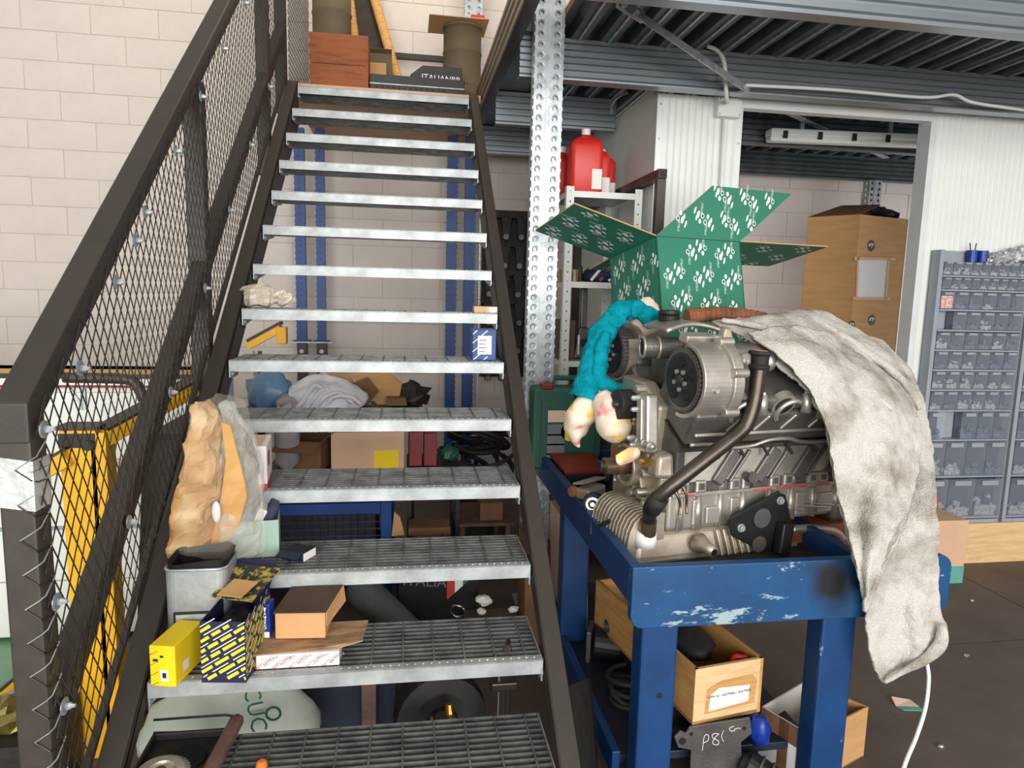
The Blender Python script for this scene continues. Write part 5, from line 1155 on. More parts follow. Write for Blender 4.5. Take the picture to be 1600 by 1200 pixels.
# third tread: white red-edged box
z, y = step(3)
q0, q1 = P(392, 764, Z=z), P(426, 735, Y=.90); t = carton('white_parts_box', 'white box with a red lower edge behind the plastic bundle', (.14, .84, z), (.16, .20, .15), math.radians(6), 'white_card')
patch(t, face(t, .16, .2, .15, 'r'), 0, 0, 1, .12, 'red_edge', 'ink_red'); patch(t, face(t, .16, .2, .15, 'r'), .2, .45, .5, .8, 'red_print', 'ink_red'); patch(t, face(t, .16, .2, .15, 'f'), 0, .0, 1, .12, 'red_edge', 'ink_red'); patch(t, face(t, .16, .2, .15, 't'), .1, .1, .9, .9, 'card_top', 'cardboard_pale')
# fifth tread: blue box ; sixth: small card box and plastic bag
z, y = step(5); x0, x1 = P(738, 557, Y=1.29).x, P(775, 557, Y=1.29).x
t = carton('blue_parts_box', 'small blue box with a white label at the right end of a tread', ((x0+x1)/2, 1.345, z), (x1-x0, .11, .135), 0, 'blue_paint')
f_ = face(t, x1-x0, .11, .135, 'f'); stripes(t, f_, .038, .004, .7, 'ink_white', 'white_stripes'); patch(t, f_, .22, .2, .8, .8, 'label', 'paper', .0016)
for k in range(4): patch(t, f_, .28, .28+.12*k, .52+.06*(k % 2), .31+.12*k, 'label_line', 'ink_grey', .0022)
z, y = step(6); x0, x1 = P(741, 488, Y=1.50).x, P(779, 488, Y=1.50).x
t = carton('small_card_box', 'low tan card box on the tread above the blue box', ((x0+x1)/2, 1.545, z), (x1-x0, .08, .03), 0, 'cardboard_edge'); patch(t, face(t, x1-x0, .08, .03, 'f'), .62, .1, .95, .9, 'label', 'paper')
t = thing('crumpled_bag', 'crumpled clear brownish plastic bag at the left end of an upper tread', 'bag', (.09, 1.57, z))
m = MB().ball(P(405, 462, Y=1.58), (.085, .07, .052), 20, 12, .35, 2.2, 5); wobble(m, .014, 22); m.v = [Vector((p.x, p.y, max(p.z, z+.001))) for p in m.v]; m.build('bag', 'plastic_film', t, smooth=False)
m = MB().ball(P(440, 466, Y=1.58), (.05, .04, .034), 14, 9, .5, 3, 8); wobble(m, .012, 30); m.v = [Vector((p.x, p.y, max(p.z, z+.001))) for p in m.v]; m.build('knot', 'plastic_film', t, smooth=False)

# lowest tread: gasket, tray, gear, brown bar, orange cap
z, y = step(0)
t = thing('black_drain_tray', 'black oily tray lying at the left end of the bottom tread', 'tray', (.07, .13, z))
MB().box((-.0, .02, z), (.215, .27, z+.012)).build('base', 'black_dirty', t, bevel=.004)
for a, b in (((0, .02), (.215, .03)), ((0, .26), (.215, .27)), ((0, .02), (.01, .27)), ((.205, .02), (.215, .27))): MB().box((*a, z+.012), (*b, z+.034)).build('rim', 'black_dirty', t, bevel=.003)
MB().lathe((.115, .17, z+.012), (0, 0, 1), [(0, .055), (.006, .052)], 24).build('round_boss', 'black_pl', t)
t = thing('gear_disc', 'grey toothed steel disc on the black tray', 'gear', (.085, .075, z+.034))
dm = MB().lathe((.085, .075, z+.036), (.05, -.1, 1), [(0, .062), (.012, .064), (.016, .056), (.020, .035), (.012, .030)], 36); dm.build('disc', 'alu', t)
for k in range(36): a = 2*PI*k/36; MB().cbox((.085+.066*math.cos(a), .075+.066*math.sin(a), z+.043), (.006, .004, .010), a).build('tooth', 'alu', t)
MB().lathe((.085, .075, z+.045), (.05, -.1, 1), [(0, .014), (.016, .012)], 14).build('hub', 'steel_dark', t)
MB().bar((.20, -.02, z+.045), (.225, .285, z+.05), .038, .03).build('brown_bar', 'leather', bevel=.010, seg=3, label='brown leather-like bar lying across the black tray', cat='bar')
t = thing('frame_gasket', 'thin black frame gasket standing behind the bottom tread', 'gasket', P(300, 1140, Y=.30))
def gk(x, y_): return P(x, y_, Y=.295)
fr_ = [(240, 1125), (352, 1117), (372, 1120), (366, 1126), (358, 1128), (350, 1142), (240, 1145)]
MB().tube([gk(*q) for q in fr_[:4]], .0035, 6).build('upper_bar', 'black_pl', t); MB().tube([gk(*q) for q in fr_[3:]], .0035, 6).build('lower_bar', 'black_pl', t)
for q in ((371, 1121), (352, 1143)): MB().torus(gk(*q), (0, 1, 0), .008, .003, 14, 6).build('eyelet', 'black_pl', t)
MB().lathe(P(409, 1197, Z=z+.001), (0, 0, 1), [(0, .016), (.012, .014), (.016, .008)], 14).build('orange_cap', 'orange_pl', smooth=False, label='small orange plastic cap on the bottom tread', cat='cap')
# ------------------------------------------------------------------ under and behind the stairs
t = thing('white_polybag', 'translucent white plastic sack with green lettering under the lowest treads', 'sack', (.12, .56, 0))
m = MB().ball((.13, .60, .20), (.30, .10, .205), 24, 14, .12, 2.2, 3); wobble(m, .014, 14); m.v = [Vector((p.x, p.y, max(.001, p.z))) for p in m.v]; m.build('sack', 'sack_dim', t, smooth=True)
text(MB(), 'CUC', .075, P(398, 1108, Y=.475), (.15, 0, -1), (1, 0, .15)).build('lettering', 'green_case', t)
MB().torus(P(427, 1115, Y=.475), (0, 1, 0), .022, .004, 16, 6).build('ring_mark', 'green_case', t)
# blue wire crate with boxes
t = thing('wire_crate', 'blue steel crate with wire mesh sides behind the stairs', 'crate', (.30, 2.35, 0))
X0, X1, Y0, Y1, ZT = -.12, .60, 2.02, 2.75, .55
for x in (X0, X1): 
    for y in (Y0, Y1): MB().box((x-.03, y-.03, 0), (x+.03, y+.03, ZT)).build('corner_post', 'blue_paint', t, bevel=.004)
for y in (Y0, Y1):
    for z in (ZT-.06, .08): MB().box((X0+.03, y-.025, z), (X1-.03, y+.025, z+.06)).build('rail', 'blue_paint', t, bevel=.004)
for x in (X0, X1):
    for z in (ZT-.06, .08): MB().box((x-.025, Y0+.03, z), (x+.025, Y1-.03, z+.06)).build('rail', 'blue_paint', t, bevel=.004)
m = MB()
for k in range(16): m.cyl((X0+.05+.04*k, Y0, .14), (X0+.05+.04*k, Y0, ZT-.06), .0022, n=5)
for k in range(9): m.cyl((X0, Y0-.003, .16+.04*k), (X1, Y0-.003, .16+.04*k), .0022, n=5)
m.build('wire_panel', 'steel_dark', t, kind='stuff'); MB().box((X0, Y0+.03, .08), (X1, Y1-.03, .09)).build('floor_plate', 'dark_blue_pl', t)
carton('grey_crate', 'dark grey plastic crate inside the blue wire crate', (.24, 2.38, .092), (.60, .58, .60), 0, 'dark_blue_pl', 'crate')
q = [P(515, 681, Y=2.12), P(622, 675, Y=2.12), P(632, 728, Y=2.12), P(525, 728, Y=2.12)]
t = carton('pale_carton', 'pale cardboard box with a yellow sheet stuck on its front, behind the stairs', (.49, 2.30, .694), (.40, .30, .215), math.radians(2), 'cardboard_pale')
patch(t, face(t, .40, .30, .215, 'f'), .58, .0, .92, .52, 'yellow_sheet', 'yellow_paper')
t = carton('brown_open_box', 'brown open box with a lifted flap left of the pale carton', (.155, 2.30, .694), (.24, .26, .16), math.radians(-14), 'cardboard_dark', open_=True, flaps=(('f', .12, 1.9), ('r', .10, .9)))
m = MB().ball((.06, 2.16, .88), (.07, .05, .20), 14, 10, .25, 2.4, 7); wobble(m, .015, 18); m.build('grey_rag', 'cloth_grey', smooth=True, label='grey rag hanging left of the brown open box', cat='rag')
t = thing('clothes_board', 'dark board laid over the boxes behind the stairs', 'board', (.28, 2.4, .985)); MB().box((-.22, 2.18, .985), (.78, 2.70, 1.0)).build('board', 'black_dirty', t)
for x in (-.18, .74): MB().box((x-.02, 2.66, 0), (x+.02, 2.70, .985)).build('prop', 'black_dirty', t)
t = thing('white_shirt', 'crumpled white cloth heaped behind the stairs', 'cloth', (.25, 2.33, 1.0))
m = MB().ball((.24, 2.33, 1.07), (.21, .11, .12), 26, 14, .35, 2.0, 11, lo=-.55); wobble(m, .02, 16); m.build('heap', 'cloth_white', t, smooth=True)
for k in range(4): m = MB().tube(catmull([(.10+.05*k, 2.25, 1.02), (.15+.05*k, 2.215, 1.09), (.21+.06*k, 2.23, 1.16-.02*k), (.30+.05*k, 2.25, 1.08-.01*k)], 6), .018, 8, .7); wobble(m, .008, 20); m.build('fold', 'cloth_white', t, smooth=True)
m = MB().ball((-.07, 2.42, 1.09), (.14, .10, .12), 22, 12, .22, 2, 6, lo=-.75); wobble(m, .012, 18); m.build('blue_sack', 'blue_bag', smooth=True, label='dusty blue plastic sack left of the white cloth heap', cat='bag')
m = MB().ball((.055, 2.28, 1.05), (.075, .06, .055), 14, 9, .3, 3, 6, lo=-.8); m.build('grey_cloth_roll', 'cloth_grey', smooth=True, label='small grey cloth between the blue sack and the white heap', cat='cloth')
t = thing('torn_cardboard', 'torn folded brown cardboard pieces behind the white cloth heap', 'cardboard', (.55, 2.5, 1.0))
for a in ([(500, 582), (545, 590), (580, 632), (530, 632)], [(545, 583), (600, 580), (628, 600), (622, 632), (590, 632)]): MB().prism([P(x, y, Y=2.52) for x, y in a], (0, .01, .01)).build('piece', 'cardboard', t)
MB().prism([P(x, y, Y=2.46) for x, y in ((548, 600), (575, 590), (592, 612), (575, 632), (552, 632))], (0, .01, 0)).build('dark_piece', 'cardboard_dark', t); MB().prism([P(x, y, Y=2.44) for x, y in ((604, 622), (634, 622), (636, 634), (604, 634))], (0, .08, 0)).build('low_piece', 'cardboard_dark', t)
m = MB().ball((.74, 2.58, 1.04), (.10, .07, .085), 14, 9, .6, 3, 2, lo=-.5); m.build('black_bag', 'black_dirty', label='black crumpled bag right of the torn cardboard', cat='bag')
for k, (x, lab) in enumerate(((.76, 'dark red book-like case left of its twin beside the pale carton'), (.845, 'dark red case right of its twin beside the pale carton'))):
    carton('red_case', lab, (x, 2.35, .69), (.075, .22, .20-.01*k), 0, 'red_dark', 'case')
t = thing('side_stand', 'low dark stand carrying the red cases behind the stairs', 'stand', (.82, 2.37, 0))
MB().box((.71, 2.2, .66), (1.02, 2.55, .689)).build('top', 'black_dirty', t)
for x in (.725, 1.005):
    for y in (2.215, 2.535): MB().box((x-.012, y-.012, 0), (x+.012, y+.012, .66)).build('leg', 'black_dirty', t)
m = MB().ball((.96, 2.36, .735), (.055, .05, .045), 12, 8, .4, 3, 4); m.build('green_scrap', 'green_case', label='dark green crumpled packet beside the red cases', cat='packet')
# heap of black hoses at the right
t = thing('hose_heap', 'heap of black rubber hoses behind the right end of the treads', 'hoses', (1.2, 3.0, 0))
random.seed(3)
for k in range(14):
    c = Vector((rnd(1.0, 1.33), rnd(2.9, 3.1), .45+.028*k)); MB().torus(c, (rnd(-.5, .5), rnd(-.5, .5), 1), rnd(.13, .2), rnd(.012, .02), 22, 6).build('hose', 'rubber', t, smooth=True)
MB().cyl((1.17, 3.0, 0), (1.17, 3.0, .46), .16, .16, 18).build('drum_base', 'black_dirty', t)
# planks and wooden bench on the floor
t = thing('plank_bench', 'low rough wooden bench on the dark floor behind the stairs', 'bench', (.85, 2.5, 0)); 
t2 = thing('wooden_stool', 'small wooden block stool to the right of the blue wire crate', 'stool', (.86, 2.05, 0)); bpy.data.objects.remove(t)
MB().box((.72, 2.0, .36), (.95, 2.16, .40)).build('top', 'cardboard_dark', t2)
for x in (.74, .91): MB().box((x, 2.02, 0), (x+.03, 2.14, .36)).build('leg', 'cardboard_dark', t2)
t = carton('pale_wood_block', 'pale grey wooden block standing on the dark shelf board', (1.22, 2.42, .322), (.14, .2, .11), 0, 'cardboard_dark', 'block')
t = thing('shelf_board', 'dark brown board on blocks under the upper treads', 'board', (1.15, 2.5, 0)); MB().box((1.0, 2.28, .30), (1.36, 2.70, .32)).build('board', 'leather', t)
for x in (1.03, 1.31): MB().box((x, 2.32, 0), (x+.03, 2.66, .30)).build('support', 'leather', t)
MB().prism([P(x, y, Y=1.98) for x, y in ((616, 800), (625, 808), (632, 836), (612, 838))], (0, .02, 0)).build('paper_bag', 'cardboard_tan', label='torn brown paper strip beside the blue crate post', cat='paper')
# black box with a tricolour flag, tube, white bits
t = carton('tricolour_box', 'black box printed with a red white and green flag on the floor', (.865, 1.72, 0.0), (.40, .22, .40), math.radians(3), 'black_pl')
f_ = face(t, .40, .22, .40, 'f')
def flagq(u0, u1, mt, nm_): 
    o, xd, yd, w, h = f_; n_ = xd.cross(yd)*.0008; cut = lambda u: .40+.26*(u-.60)/.3
    MB().add([o+xd*(w*u)+yd*(h*v)+n_ for u, v in ((u0, cut(u0)), (u1, cut(u1)), (u1, 1), (u0, 1))], [(0, 1, 2, 3)]).build(nm_, mt, t, local=True)
flagq(.60, .70, 'ink_red', 'red_stripe'); flagq(.70, .80, 'ink_white', 'white_stripe'); flagq(.80, .90, 'green_flag', 'green_stripe')
text(MB(), 'ITALIA', .075, f_[0]+f_[1]*.13+f_[2]*.262, (1, 0, -.12), (.12, 0, 1)).build('lettering', 'ink_grey', t, local=True)
t = thing('grey_pipe', 'fat grey plastic pipe leaning on the floor beneath the treads', 'pipe', (.62, 1.5, 0))
m = MB(); a, b = Vector((.50, 1.62, .22)), Vector((.80, 1.28, .062)); m.cyl(a, b, .085, .08, 28); m.v = [Vector((p.x, p.y, max(0.001, p.z))) for p in m.v]; m.build('pipe', 'grey_tube', t, smooth=False); MB().ball(a, (.083, .083, .083), 20, 12).build('end_cap', 'grey_tube', t, smooth=True)
for i, (x, y, s_, lab) in enumerate(((756, 938, .042, 'white foam lump on the dark box edge'), (752, 955, .024, 'small white plastic piece below the foam lump'), (802, 952, .026, 'white plastic bit beside the stair channel'))):
    c = P(x, y, Y=1.50); MB().ball((c.x, c.y, c.z), (s_, s_*.8, s_*.6), 9, 6, .4, 3, i).build('white_piece', 'paper', label=lab, cat='debris')
t = carton('dark_shelf_box', 'dark brown chest under the white foam lumps', (1.12, 1.50, 0), (.26, .22, .105), 0, 'leather', 'chest')
MB().torus(P(715, 955, Y=1.47), (.3, 1, .3), .035, .006, 18, 6).build('chrome_ring', 'chrome', smooth=True, label='chrome ring lying against the black flag box', cat='ring')
t = thing('fan_housing', 'black round blower housing on the floor behind the lowest tread', 'blower', (.80, .75, 0))
MB().lathe((.83, .66, .17), (.1, -1, .1), [(-.07, .16), (.0, .168), (.05, .16), (.055, .10)], 28).build('housing', 'black_pl', t); MB().lathe((.83, .66, .17), (.1, -1, .1), [(.05, .06), (.075, .05)], 16).build('hub', 'black_dirty', t)
t = thing('brass_fittings', 'cluster of brass and steel fittings on the floor beneath the treads', 'fittings', (.74, .50, 0))
for k in range(6): p = Vector((.70+.035*k, .47+.01*(k % 3), 0)); MB().lathe(p, (rnd(-.2, .2), rnd(-.2, .2), 1), [(0, .014), (.22+.02*(k % 2), .012), (.24+.02*(k % 2), .017), (.27+.02*(k % 2), .012)], 10).build('fitting', 'brass' if k % 2 else 'steel_dark', t)
t = thing('steel_rods', 'thin steel rods with clamps standing at the right stair channel', 'rods', (1.04, .52, 0))
for k in range(3): MB().cyl((1.02+.022*k, .50+.03*k, 0), (1.025+.02*k, .52+.03*k, .54), .007, n=8).build('rod', 'chrome', t)
for z in (.36, .47): MB().cbox((1.04, .52, z), (.09, .05, .03)).build('clamp', 'steel_dark', t, bevel=.004)
MB().box((.55, .70, 0), (.60, .74, .42)).build('brown_stick', 'leather', label='brown wooden stick standing below the lowest treads', cat='stick')
t = carton('dark_blue_bin', 'large dark blue bin under the lower treads', (.42, .95, 0), (.50, .34, .28), 0, 'dark_blue_pl', 'bin', open_=True, th=.01)
# dark sheet leaning by the stair channel
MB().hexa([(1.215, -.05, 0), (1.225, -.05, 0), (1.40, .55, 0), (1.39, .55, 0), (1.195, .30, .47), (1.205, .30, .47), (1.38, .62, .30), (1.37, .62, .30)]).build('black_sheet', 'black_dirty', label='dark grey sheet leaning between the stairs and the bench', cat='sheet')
t = carton('brown_standing_box', 'narrow brown carton standing between the stairs and the rear bench leg', (1.32, 1.50, 0), (.10, .18, .56), 0, 'cardboard_dark')

# ------------------------------------------------------------------ wall of hanging black parts
t = thing('parts_rack', 'dark steel rack with rows of pegs on the block wall behind the post', 'rack', (1.62, 4.36, .9))
MB().box((1.36, 4.40, .95), (2.02, 4.44, 2.42)).build('back_board', 'black_dirty', t)
for k in range(6): MB().box((1.36, 4.30, 1.12+.245*k), (2.02, 4.40, 1.135+.245*k)).build('peg_rail', 'black_dirty', t)
random.seed(11); pos = ['topmost row', 'second row from the top', 'third row from the top', 'fourth row from the top', 'fifth row from the top', 'lowest row']; proto = None
for r in range(6):
    for c in range(5):
        x = 1.42+.125*c+rnd(-.01, .01); z = 2.37-.245*r; lab = f'{["leftmost", "second", "third", "fourth", "rightmost"][c]} black connecting part in the {pos[r]} of the wall rack'
        t = thing('connecting_rod', lab, 'engine part', (x, 4.28, z-.21), group='black parts hanging on the wall rack')
        if proto is None:
            a = MB().lathe((0, 0, .165), (0, -1, 0), [(0, .042), (.05, .042), (.05, .028), (.035, .026)], 16).build('big_end', 'black_dirty', t, local=True); b = MB().hexa([(-.026, -.035, 0), (.026, -.035, 0), (.026, -.005, 0), (-.026, -.005, 0), (-.034, -.04, .14), (.034, -.04, .14), (.034, 0, .14), (-.034, 0, .14)]).build('shank', 'black_dirty', t, local=True, bevel=.01); d = MB().lathe((0, -.005, .02), (0, -1, 0), [(0, .024), (.04, .024), (.04, .014)], 14).build('small_end', 'alu_dark', t, local=True); proto = (a, b, d)
        else:
            for ch in proto: put(ch.name.split('.')[0], ch.data, t)

# ------------------------------------------------------------------ landing
ZL = 3.031
t = thing('wooden_crate', 'stained reddish brown wooden crate at the head of the stairs', 'crate', (.23, 3.42, ZL)); cx0, cx1 = P(484, 90, Y=3.30).x, P(575, 95, Y=3.30).x; ctop = P(530, 53, Y=3.30).z
MB().box((cx0+.006, 3.306, ZL), (cx1-.006, 3.55, ctop-.004)).build('carcass', 'wood_crate', t); hm = (ctop-ZL)
for k in range(2): MB().box((cx0, 3.295, ZL+hm*(.0 if k == 0 else .46)), (cx1, 3.307, ZL+hm*(.455 if k == 0 else 1))).build('plank', 'wood_crate', t, bevel=.003)
for x in (cx0-.002, cx1-.01): MB().box((x, 3.294, ZL), (x+.012, 3.56, ctop)).build('side_board', 'wood_crate', t, bevel=.002)
for k in range(6):
    for x in (cx0+.015, cx1-.015): MB().cyl((x, 3.2935, ZL+.03+hm*.17*k), (x, 3.295, ZL+.03+hm*.17*k), .004, n=6).build('nail', 'rust', t)
def drum(name, label, c, r, h, mt):
    t = thing(name, label, 'drum', (c[0], c[1], ZL)); o = (c[0], c[1], ZL); MB().lathe(o, (0, 0, 1), [(0, r), (h*.33, r), (h*.34, r+.006), (h*.36, r), (h*.7, r), (h*.71, r+.006), (h*.73, r), (h-.02, r)], 32).build('body', mt, t, smooth=True)
    MB().lathe((c[0], c[1], ZL+h-.02), (0, 0, 1), [(0, r+.006), (.02, r+.006), (.02, r-.02)], 32).build('lid', mt, t); return t
drum('card_drum', 'tall grey cardboard drum beside the railing on the landing', (.15, 3.85), .14, .95, 'grey_tube' if 0 else 'drum')
drum('card_drum', 'olive brown cardboard drum with a card on top at the right of the landing', (1.12, 3.86), .145, .665, 'drum')
MB().box((.86, 3.66, ZL+.668), (1.30, 4.02, ZL+.674)).build('card_sheet', 'cardboard_edge', label='pale card sheet lying on the right drum', cat='card'); MB().box((1.17, 3.70, ZL+.6755), (1.27, 3.80, ZL+.71)).build('red_tag', 'red_pl', label='red plastic piece on the card sheet of the right drum', cat='plastic')
def ptube(label, a, b, r, mt='tube_paper'):
    t = thing('cardboard_tube', label, 'tube', b); a = Vector(a); b = Vector(b); MB().cyl(a, b, r, r, 20).build('tube', mt, t, smooth=False)
    d = (b-a).normalized()
    for k in range(14): MB().torus(a.lerp(b, (k+.5)/14), d+Vector((.25, 0, 0)), r+.0004, .002, 16, 4).build('wrap_seam', 'cardboard', t)
ptube('long paper tube leaning across the landing, the front one', P(578, -8, Y=3.98)+Vector((0, .25, .15)), (P(634, 112, Y=3.80).x, 3.80, ZL+.045), .036)
ptube('second paper tube leaning behind the crate on the landing', P(540, -10, Y=4.0)+Vector((0, .2, .1)), (.36, 3.92, ZL+.05), .042)
MB().hexa([(.40, 3.98, ZL), (.62, 3.98, ZL), (.62, 4.0, ZL), (.40, 4.0, ZL), (.26, 4.28, 4.1), (.46, 4.28, 4.1), (.46, 4.30, 4.1), (.26, 4.30, 4.1)]).build('dark_sheet', 'black_dirty', label='dark panel leaning behind the paper tubes', cat='panel')
t = carton('lettered_carton', 'small brown carton with black letters behind the wooden crate', (.47, 3.64, ZL), (.17, .2, .27), 0, 'cardboard'); text(MB(), 'AR', .065, (.035, -.101, .165), (1, 0, .1), (-.1, 0, 1)).build('lettering', 'ink_black', t, local=True); patch(t, face(t, .17, .2, .27, 'f'), .0, .1, .22, 1, 'white_strip', 'paper'); text(MB(), 'N', .045, (-.066, -.102, .2), (1, 0, 0), (0, 0, 1), .0018).build('lettering', 'ink_black', t, local=True)
t = carton('grey_carton', 'grey open carton behind the lettered carton on the landing', (.46, 3.80, ZL), (.26, .10, .40), 0, 'drum', open_=True, flaps=(('f', .05, 1.2),))
x0, x1 = P(577, 125, Y=3.25).x, P(727, 135, Y=3.25).x
t = thing('black_rail_unit', 'long black slotted unit lying across the stair head', 'unit', ((x0+x1)/2, 3.38, ZL)); MB().box((x0, 3.31, ZL), (x1, 3.47, ZL+.125)).build('body', 'black_pl', t, bevel=.004); MB().box((x0, 3.305, ZL+.06), (x1, 3.31, ZL+.066)).build('bright_edge', 'galv', t)
for k in range(13): MB().box((x0+.04+.038*k, 3.306, ZL+.04), (x0+.055+.038*k, 3.31, ZL+.048)).build('slot', 'ink_black', t)
x0, x1 = P(641, 108, Y=3.55).x, P(716, 105, Y=3.55).x; zc = P(690, 104, Y=3.55).z
t = thing('black_lettered_case', 'black case with white lettering and a sloped end on the landing', 'case', ((x0+x1)/2, 3.62, ZL)); MB().prism([(x0, 3.55, ZL), (x1+.03, 3.55, ZL), (x1+.03, 3.55, zc), (x0+.09, 3.55, zc), (x0, 3.55, zc-.07)], (0, .2, 0)).build('body', 'black_pl', t, bevel=.004); text(MB(), 'ITALIANBB', .058, (x0+.22, 3.549, zc-.085), (1, 0, -.03), (.03, 0, 1)).build('lettering', 'ink_white', t)
carton('olive_block', 'small olive cardboard block beside the black lettered case', (x1+.09, 3.62, ZL), (.09, .12, .17), 0, 'drum')
MB().box((.50, 4.40, 3.62), (1.05, 4.448, 3.66)).build('wall_strip', 'brown_paint', label='dark wooden strip fixed to the wall above the landing', cat='strip')

# ------------------------------------------------------------------ yellow engine crane behind the railing
t = thing('yellow_crane', 'yellow painted engine crane with dark topped arms behind the railing', 'crane', (-.50, .80, 0))
YC = .80
def yp(x, y): return P(x, y, Y=YC)
a, b = yp(92, 690), yp(150, 690)
MB().box((a.x, YC, .0), (b.x, YC+.08, yp(120, 672).z)).build('post', 'yellow_paint', t, bevel=.004); zc = yp(120, 672).z; MB().box((a.x-.01, YC-.01, zc), (b.x+.01, YC+.09, zc+.012)).build('cap', 'brown_paint', t)
MB().box((a.x+.0, YC-.006, zc-.06), (b.x-.002, YC, zc-.012)).build('dark_plate', 'black_pl', t); MB().cyl((b.x-.02, YC-.02, zc-.05), (b.x-.02, YC, zc-.05), .018, n=12).build('pivot_bolt', 'black_pl', t)
def arm(p, q, h, nm_): 
    p, q = Vector(p), Vector(q); MB().bar(p, q, .07, h).build(nm_, 'yellow_paint', t, bevel=.003); d = Vector((0, 0, h/2+.004)); MB().bar(p+d, q+d, .074, .010).build(nm_+'_top', 'brown_paint', t)
arm(yp(-60, 812), yp(110, 712), .055, 'left_arm'); arm(yp(150, 688)+Vector((0, .04, 0)), P(300, 606, Y=1.15), .055, 'boom'); arm(yp(-70, 1150), yp(70, 1032), .05, 'left_foot')
MB().box((b.x-.02, YC+.0, .0), (b.x+.03, YC+.08, zc-.01)).build('side_plate', 'yellow_paint', t, bevel=.003)
MB().tube(catmull([yp(100, 590), yp(190, 592), yp(212, 600), yp(225, 625)], 6), .018, 10).build('handle_bar', 'brown_steel', t, smooth=True); MB().bar(yp(108, 605), yp(133, 640), .008, .008).build('stay', 'galv', t); MB().cyl(yp(130, 605), yp(132, 640), .010, n=8).build('spring', 'galv', t)
t = thing('yellow_bracket', 'yellow angled bracket with a dark cover seen between two treads', 'bracket', (-.2, 3.0, 0)); MB().bar(P(388, 540, Y=3.0), P(440, 512, Y=3.0), .1, .05).build('arm', 'yellow_paint', t); MB().bar(P(388, 532, Y=3.0), P(440, 504, Y=3.0), .104, .02).build('cover', 'brown_paint', t); MB().cbox(P(441, 524, Y=2.96), (.06, .08, .11)).build('end_block', 'yellow_paint', t, bevel=.005); MB().cyl(P(402, 548, Y=3.0), P(402, 548, Y=3.0)*1-Vector((0, 0, 1.26)), .03, n=12).build('stand_pipe', 'chrome', t)
t = thing('dark_machine', 'large dark machine cover behind the lower railing', 'machine', (-.30, 1.25, 0)); MB().hexa([(-.36, 1.05, 0), (-.12, 1.05, 0), (-.12, 1.6, 0), (-.36, 1.6, 0), (-.30, 1.1, 1.12), (-.12, 1.1, 1.12), (-.12, 1.6, 1.12), (-.30, 1.6, 1.12)]).build('cover', 'black_dirty', t, bevel=.02); MB().box((-.26, 1.092, .5), (-.14, 1.1, .8)).build('vent', 'brown_steel', t)
m = MB().ball(P(20, 1110, Y=.62), (.10, .08, .06), 14, 9, .3, 3, 3); t = thing('crumpled_foil', 'crumpled olive green foil at the foot of the railing', 'foil', P(20, 1110, Y=.62)-Vector((0, 0, .1))); wobble(m, .012, 26); m.build('foil', 'foil_olive', t); MB().box((-.95, .50, 0), (-.42, .78, max(.02, P(20, 1110, Y=.62).z-.05))).build('base', 'black_dirty', t)
# ------------------------------------------------------------------ shelf unit with bottles
t = thing('steel_shelf_unit', 'light galvanised bolted shelf unit holding red bottles and parts', 'shelf unit', (1.86, 2.55, 0))
SX0, SX1, SY0, SY1 = 1.625, 2.085, 2.34, 2.95; tops = (2.30, 1.775, 1.30, .70, .15)
def angle(x, y, sx, sy):
    m = MB(); holes(m, (x, y, 0), (sx, 0, 0), (0, 0, 1), .045, 2.325, 1, 40, .005); holes(m, (x, y, 0), (0, sy, 0), (0, 0, 1), .045, 2.325, 1, 40, .005); m.build('angle_post', 'panel_white', t, solid=.003)
angle(SX0, SY0, 1, 1); angle(SX1, SY0, -1, 1); angle(SX0, SY1, 1, -1); angle(SX1, SY1, -1, -1)
for z in tops:
    MB().box((SX0+.004, SY0+.004, z-.035), (SX1-.004, SY0+.010, z)).build('shelf_lip', 'panel_white', t); MB().box((SX0+.004, SY0+.01, z-.006), (SX1-.004, SY1-.004, z)).build('shelf', 'galv', t); MB().box((SX0+.004, SY0+.01, z-.035), (SX0+.01, SY1-.01, z-.006)).build('shelf_lip', 'panel_white', t)
def bottle(label, x, y, s=1.):
    t = thing('red_bottle', label, 'bottle', (x, y, 2.301), group='red bottles on the shelf unit'); o = (x, y, 2.301); h = .335*s
    b = MB(); b.grid([[Vector((x, y, 2.301+zz)) + p*Vector((1, 1, 1)) * k for p in rrect(.175*s, .125*s, .03)] for zz, k in ((0, .94), (.008, 1), (h*.70, 1), (h*.77, .95), (h*.83, .72), (h*.87, .36), (h*.90, .28))], True)
    n = len(rrect(.1, .1, .03)); b.f.append(tuple(range(n-1, -1, -1))); b.m.append(0); b.f.append(tuple(range(6*n, 7*n))); b.m.append(0)
    b.build('body', 'red_pl', t, smooth=True); MB().lathe((x, y, 2.301+h*.90), (0, 0, 1), [(0, .026), (.034, .026), (.036, .022)], 20).build('cap', 'white_pl', t)
    MB().box((x+.028, y-.0645*s, 2.301+.02), (x+.078*s, y-.062*s, 2.301+h*.36)).build('label', 'paper', t); MB().box((x+.0875*s, y-.04, 2.301+.02), (x+.089*s, y+.04, 2.301+h*.36)).build('label', 'paper', t)
    MB().tube(catmull([(x-.06, y+.0, 2.301+h*.55), (x-.075, y, 2.301+h*.7), (x-.045, y, 2.301+h*.82)], 5), .014, 8).build('handle', 'red_pl', t, smooth=True)
bottle('front red plastic bottle with a white cap on top of the shelf unit', 1.755, 2.45, 1.12); bottle('second red bottle behind the front one, its cap just showing', 1.865, 2.62); bottle('red bottle at the right end of the row on the shelf unit', 1.955, 2.80); bottle('red bottle partly hidden behind the perforated post', 1.66, 2.66, .9)
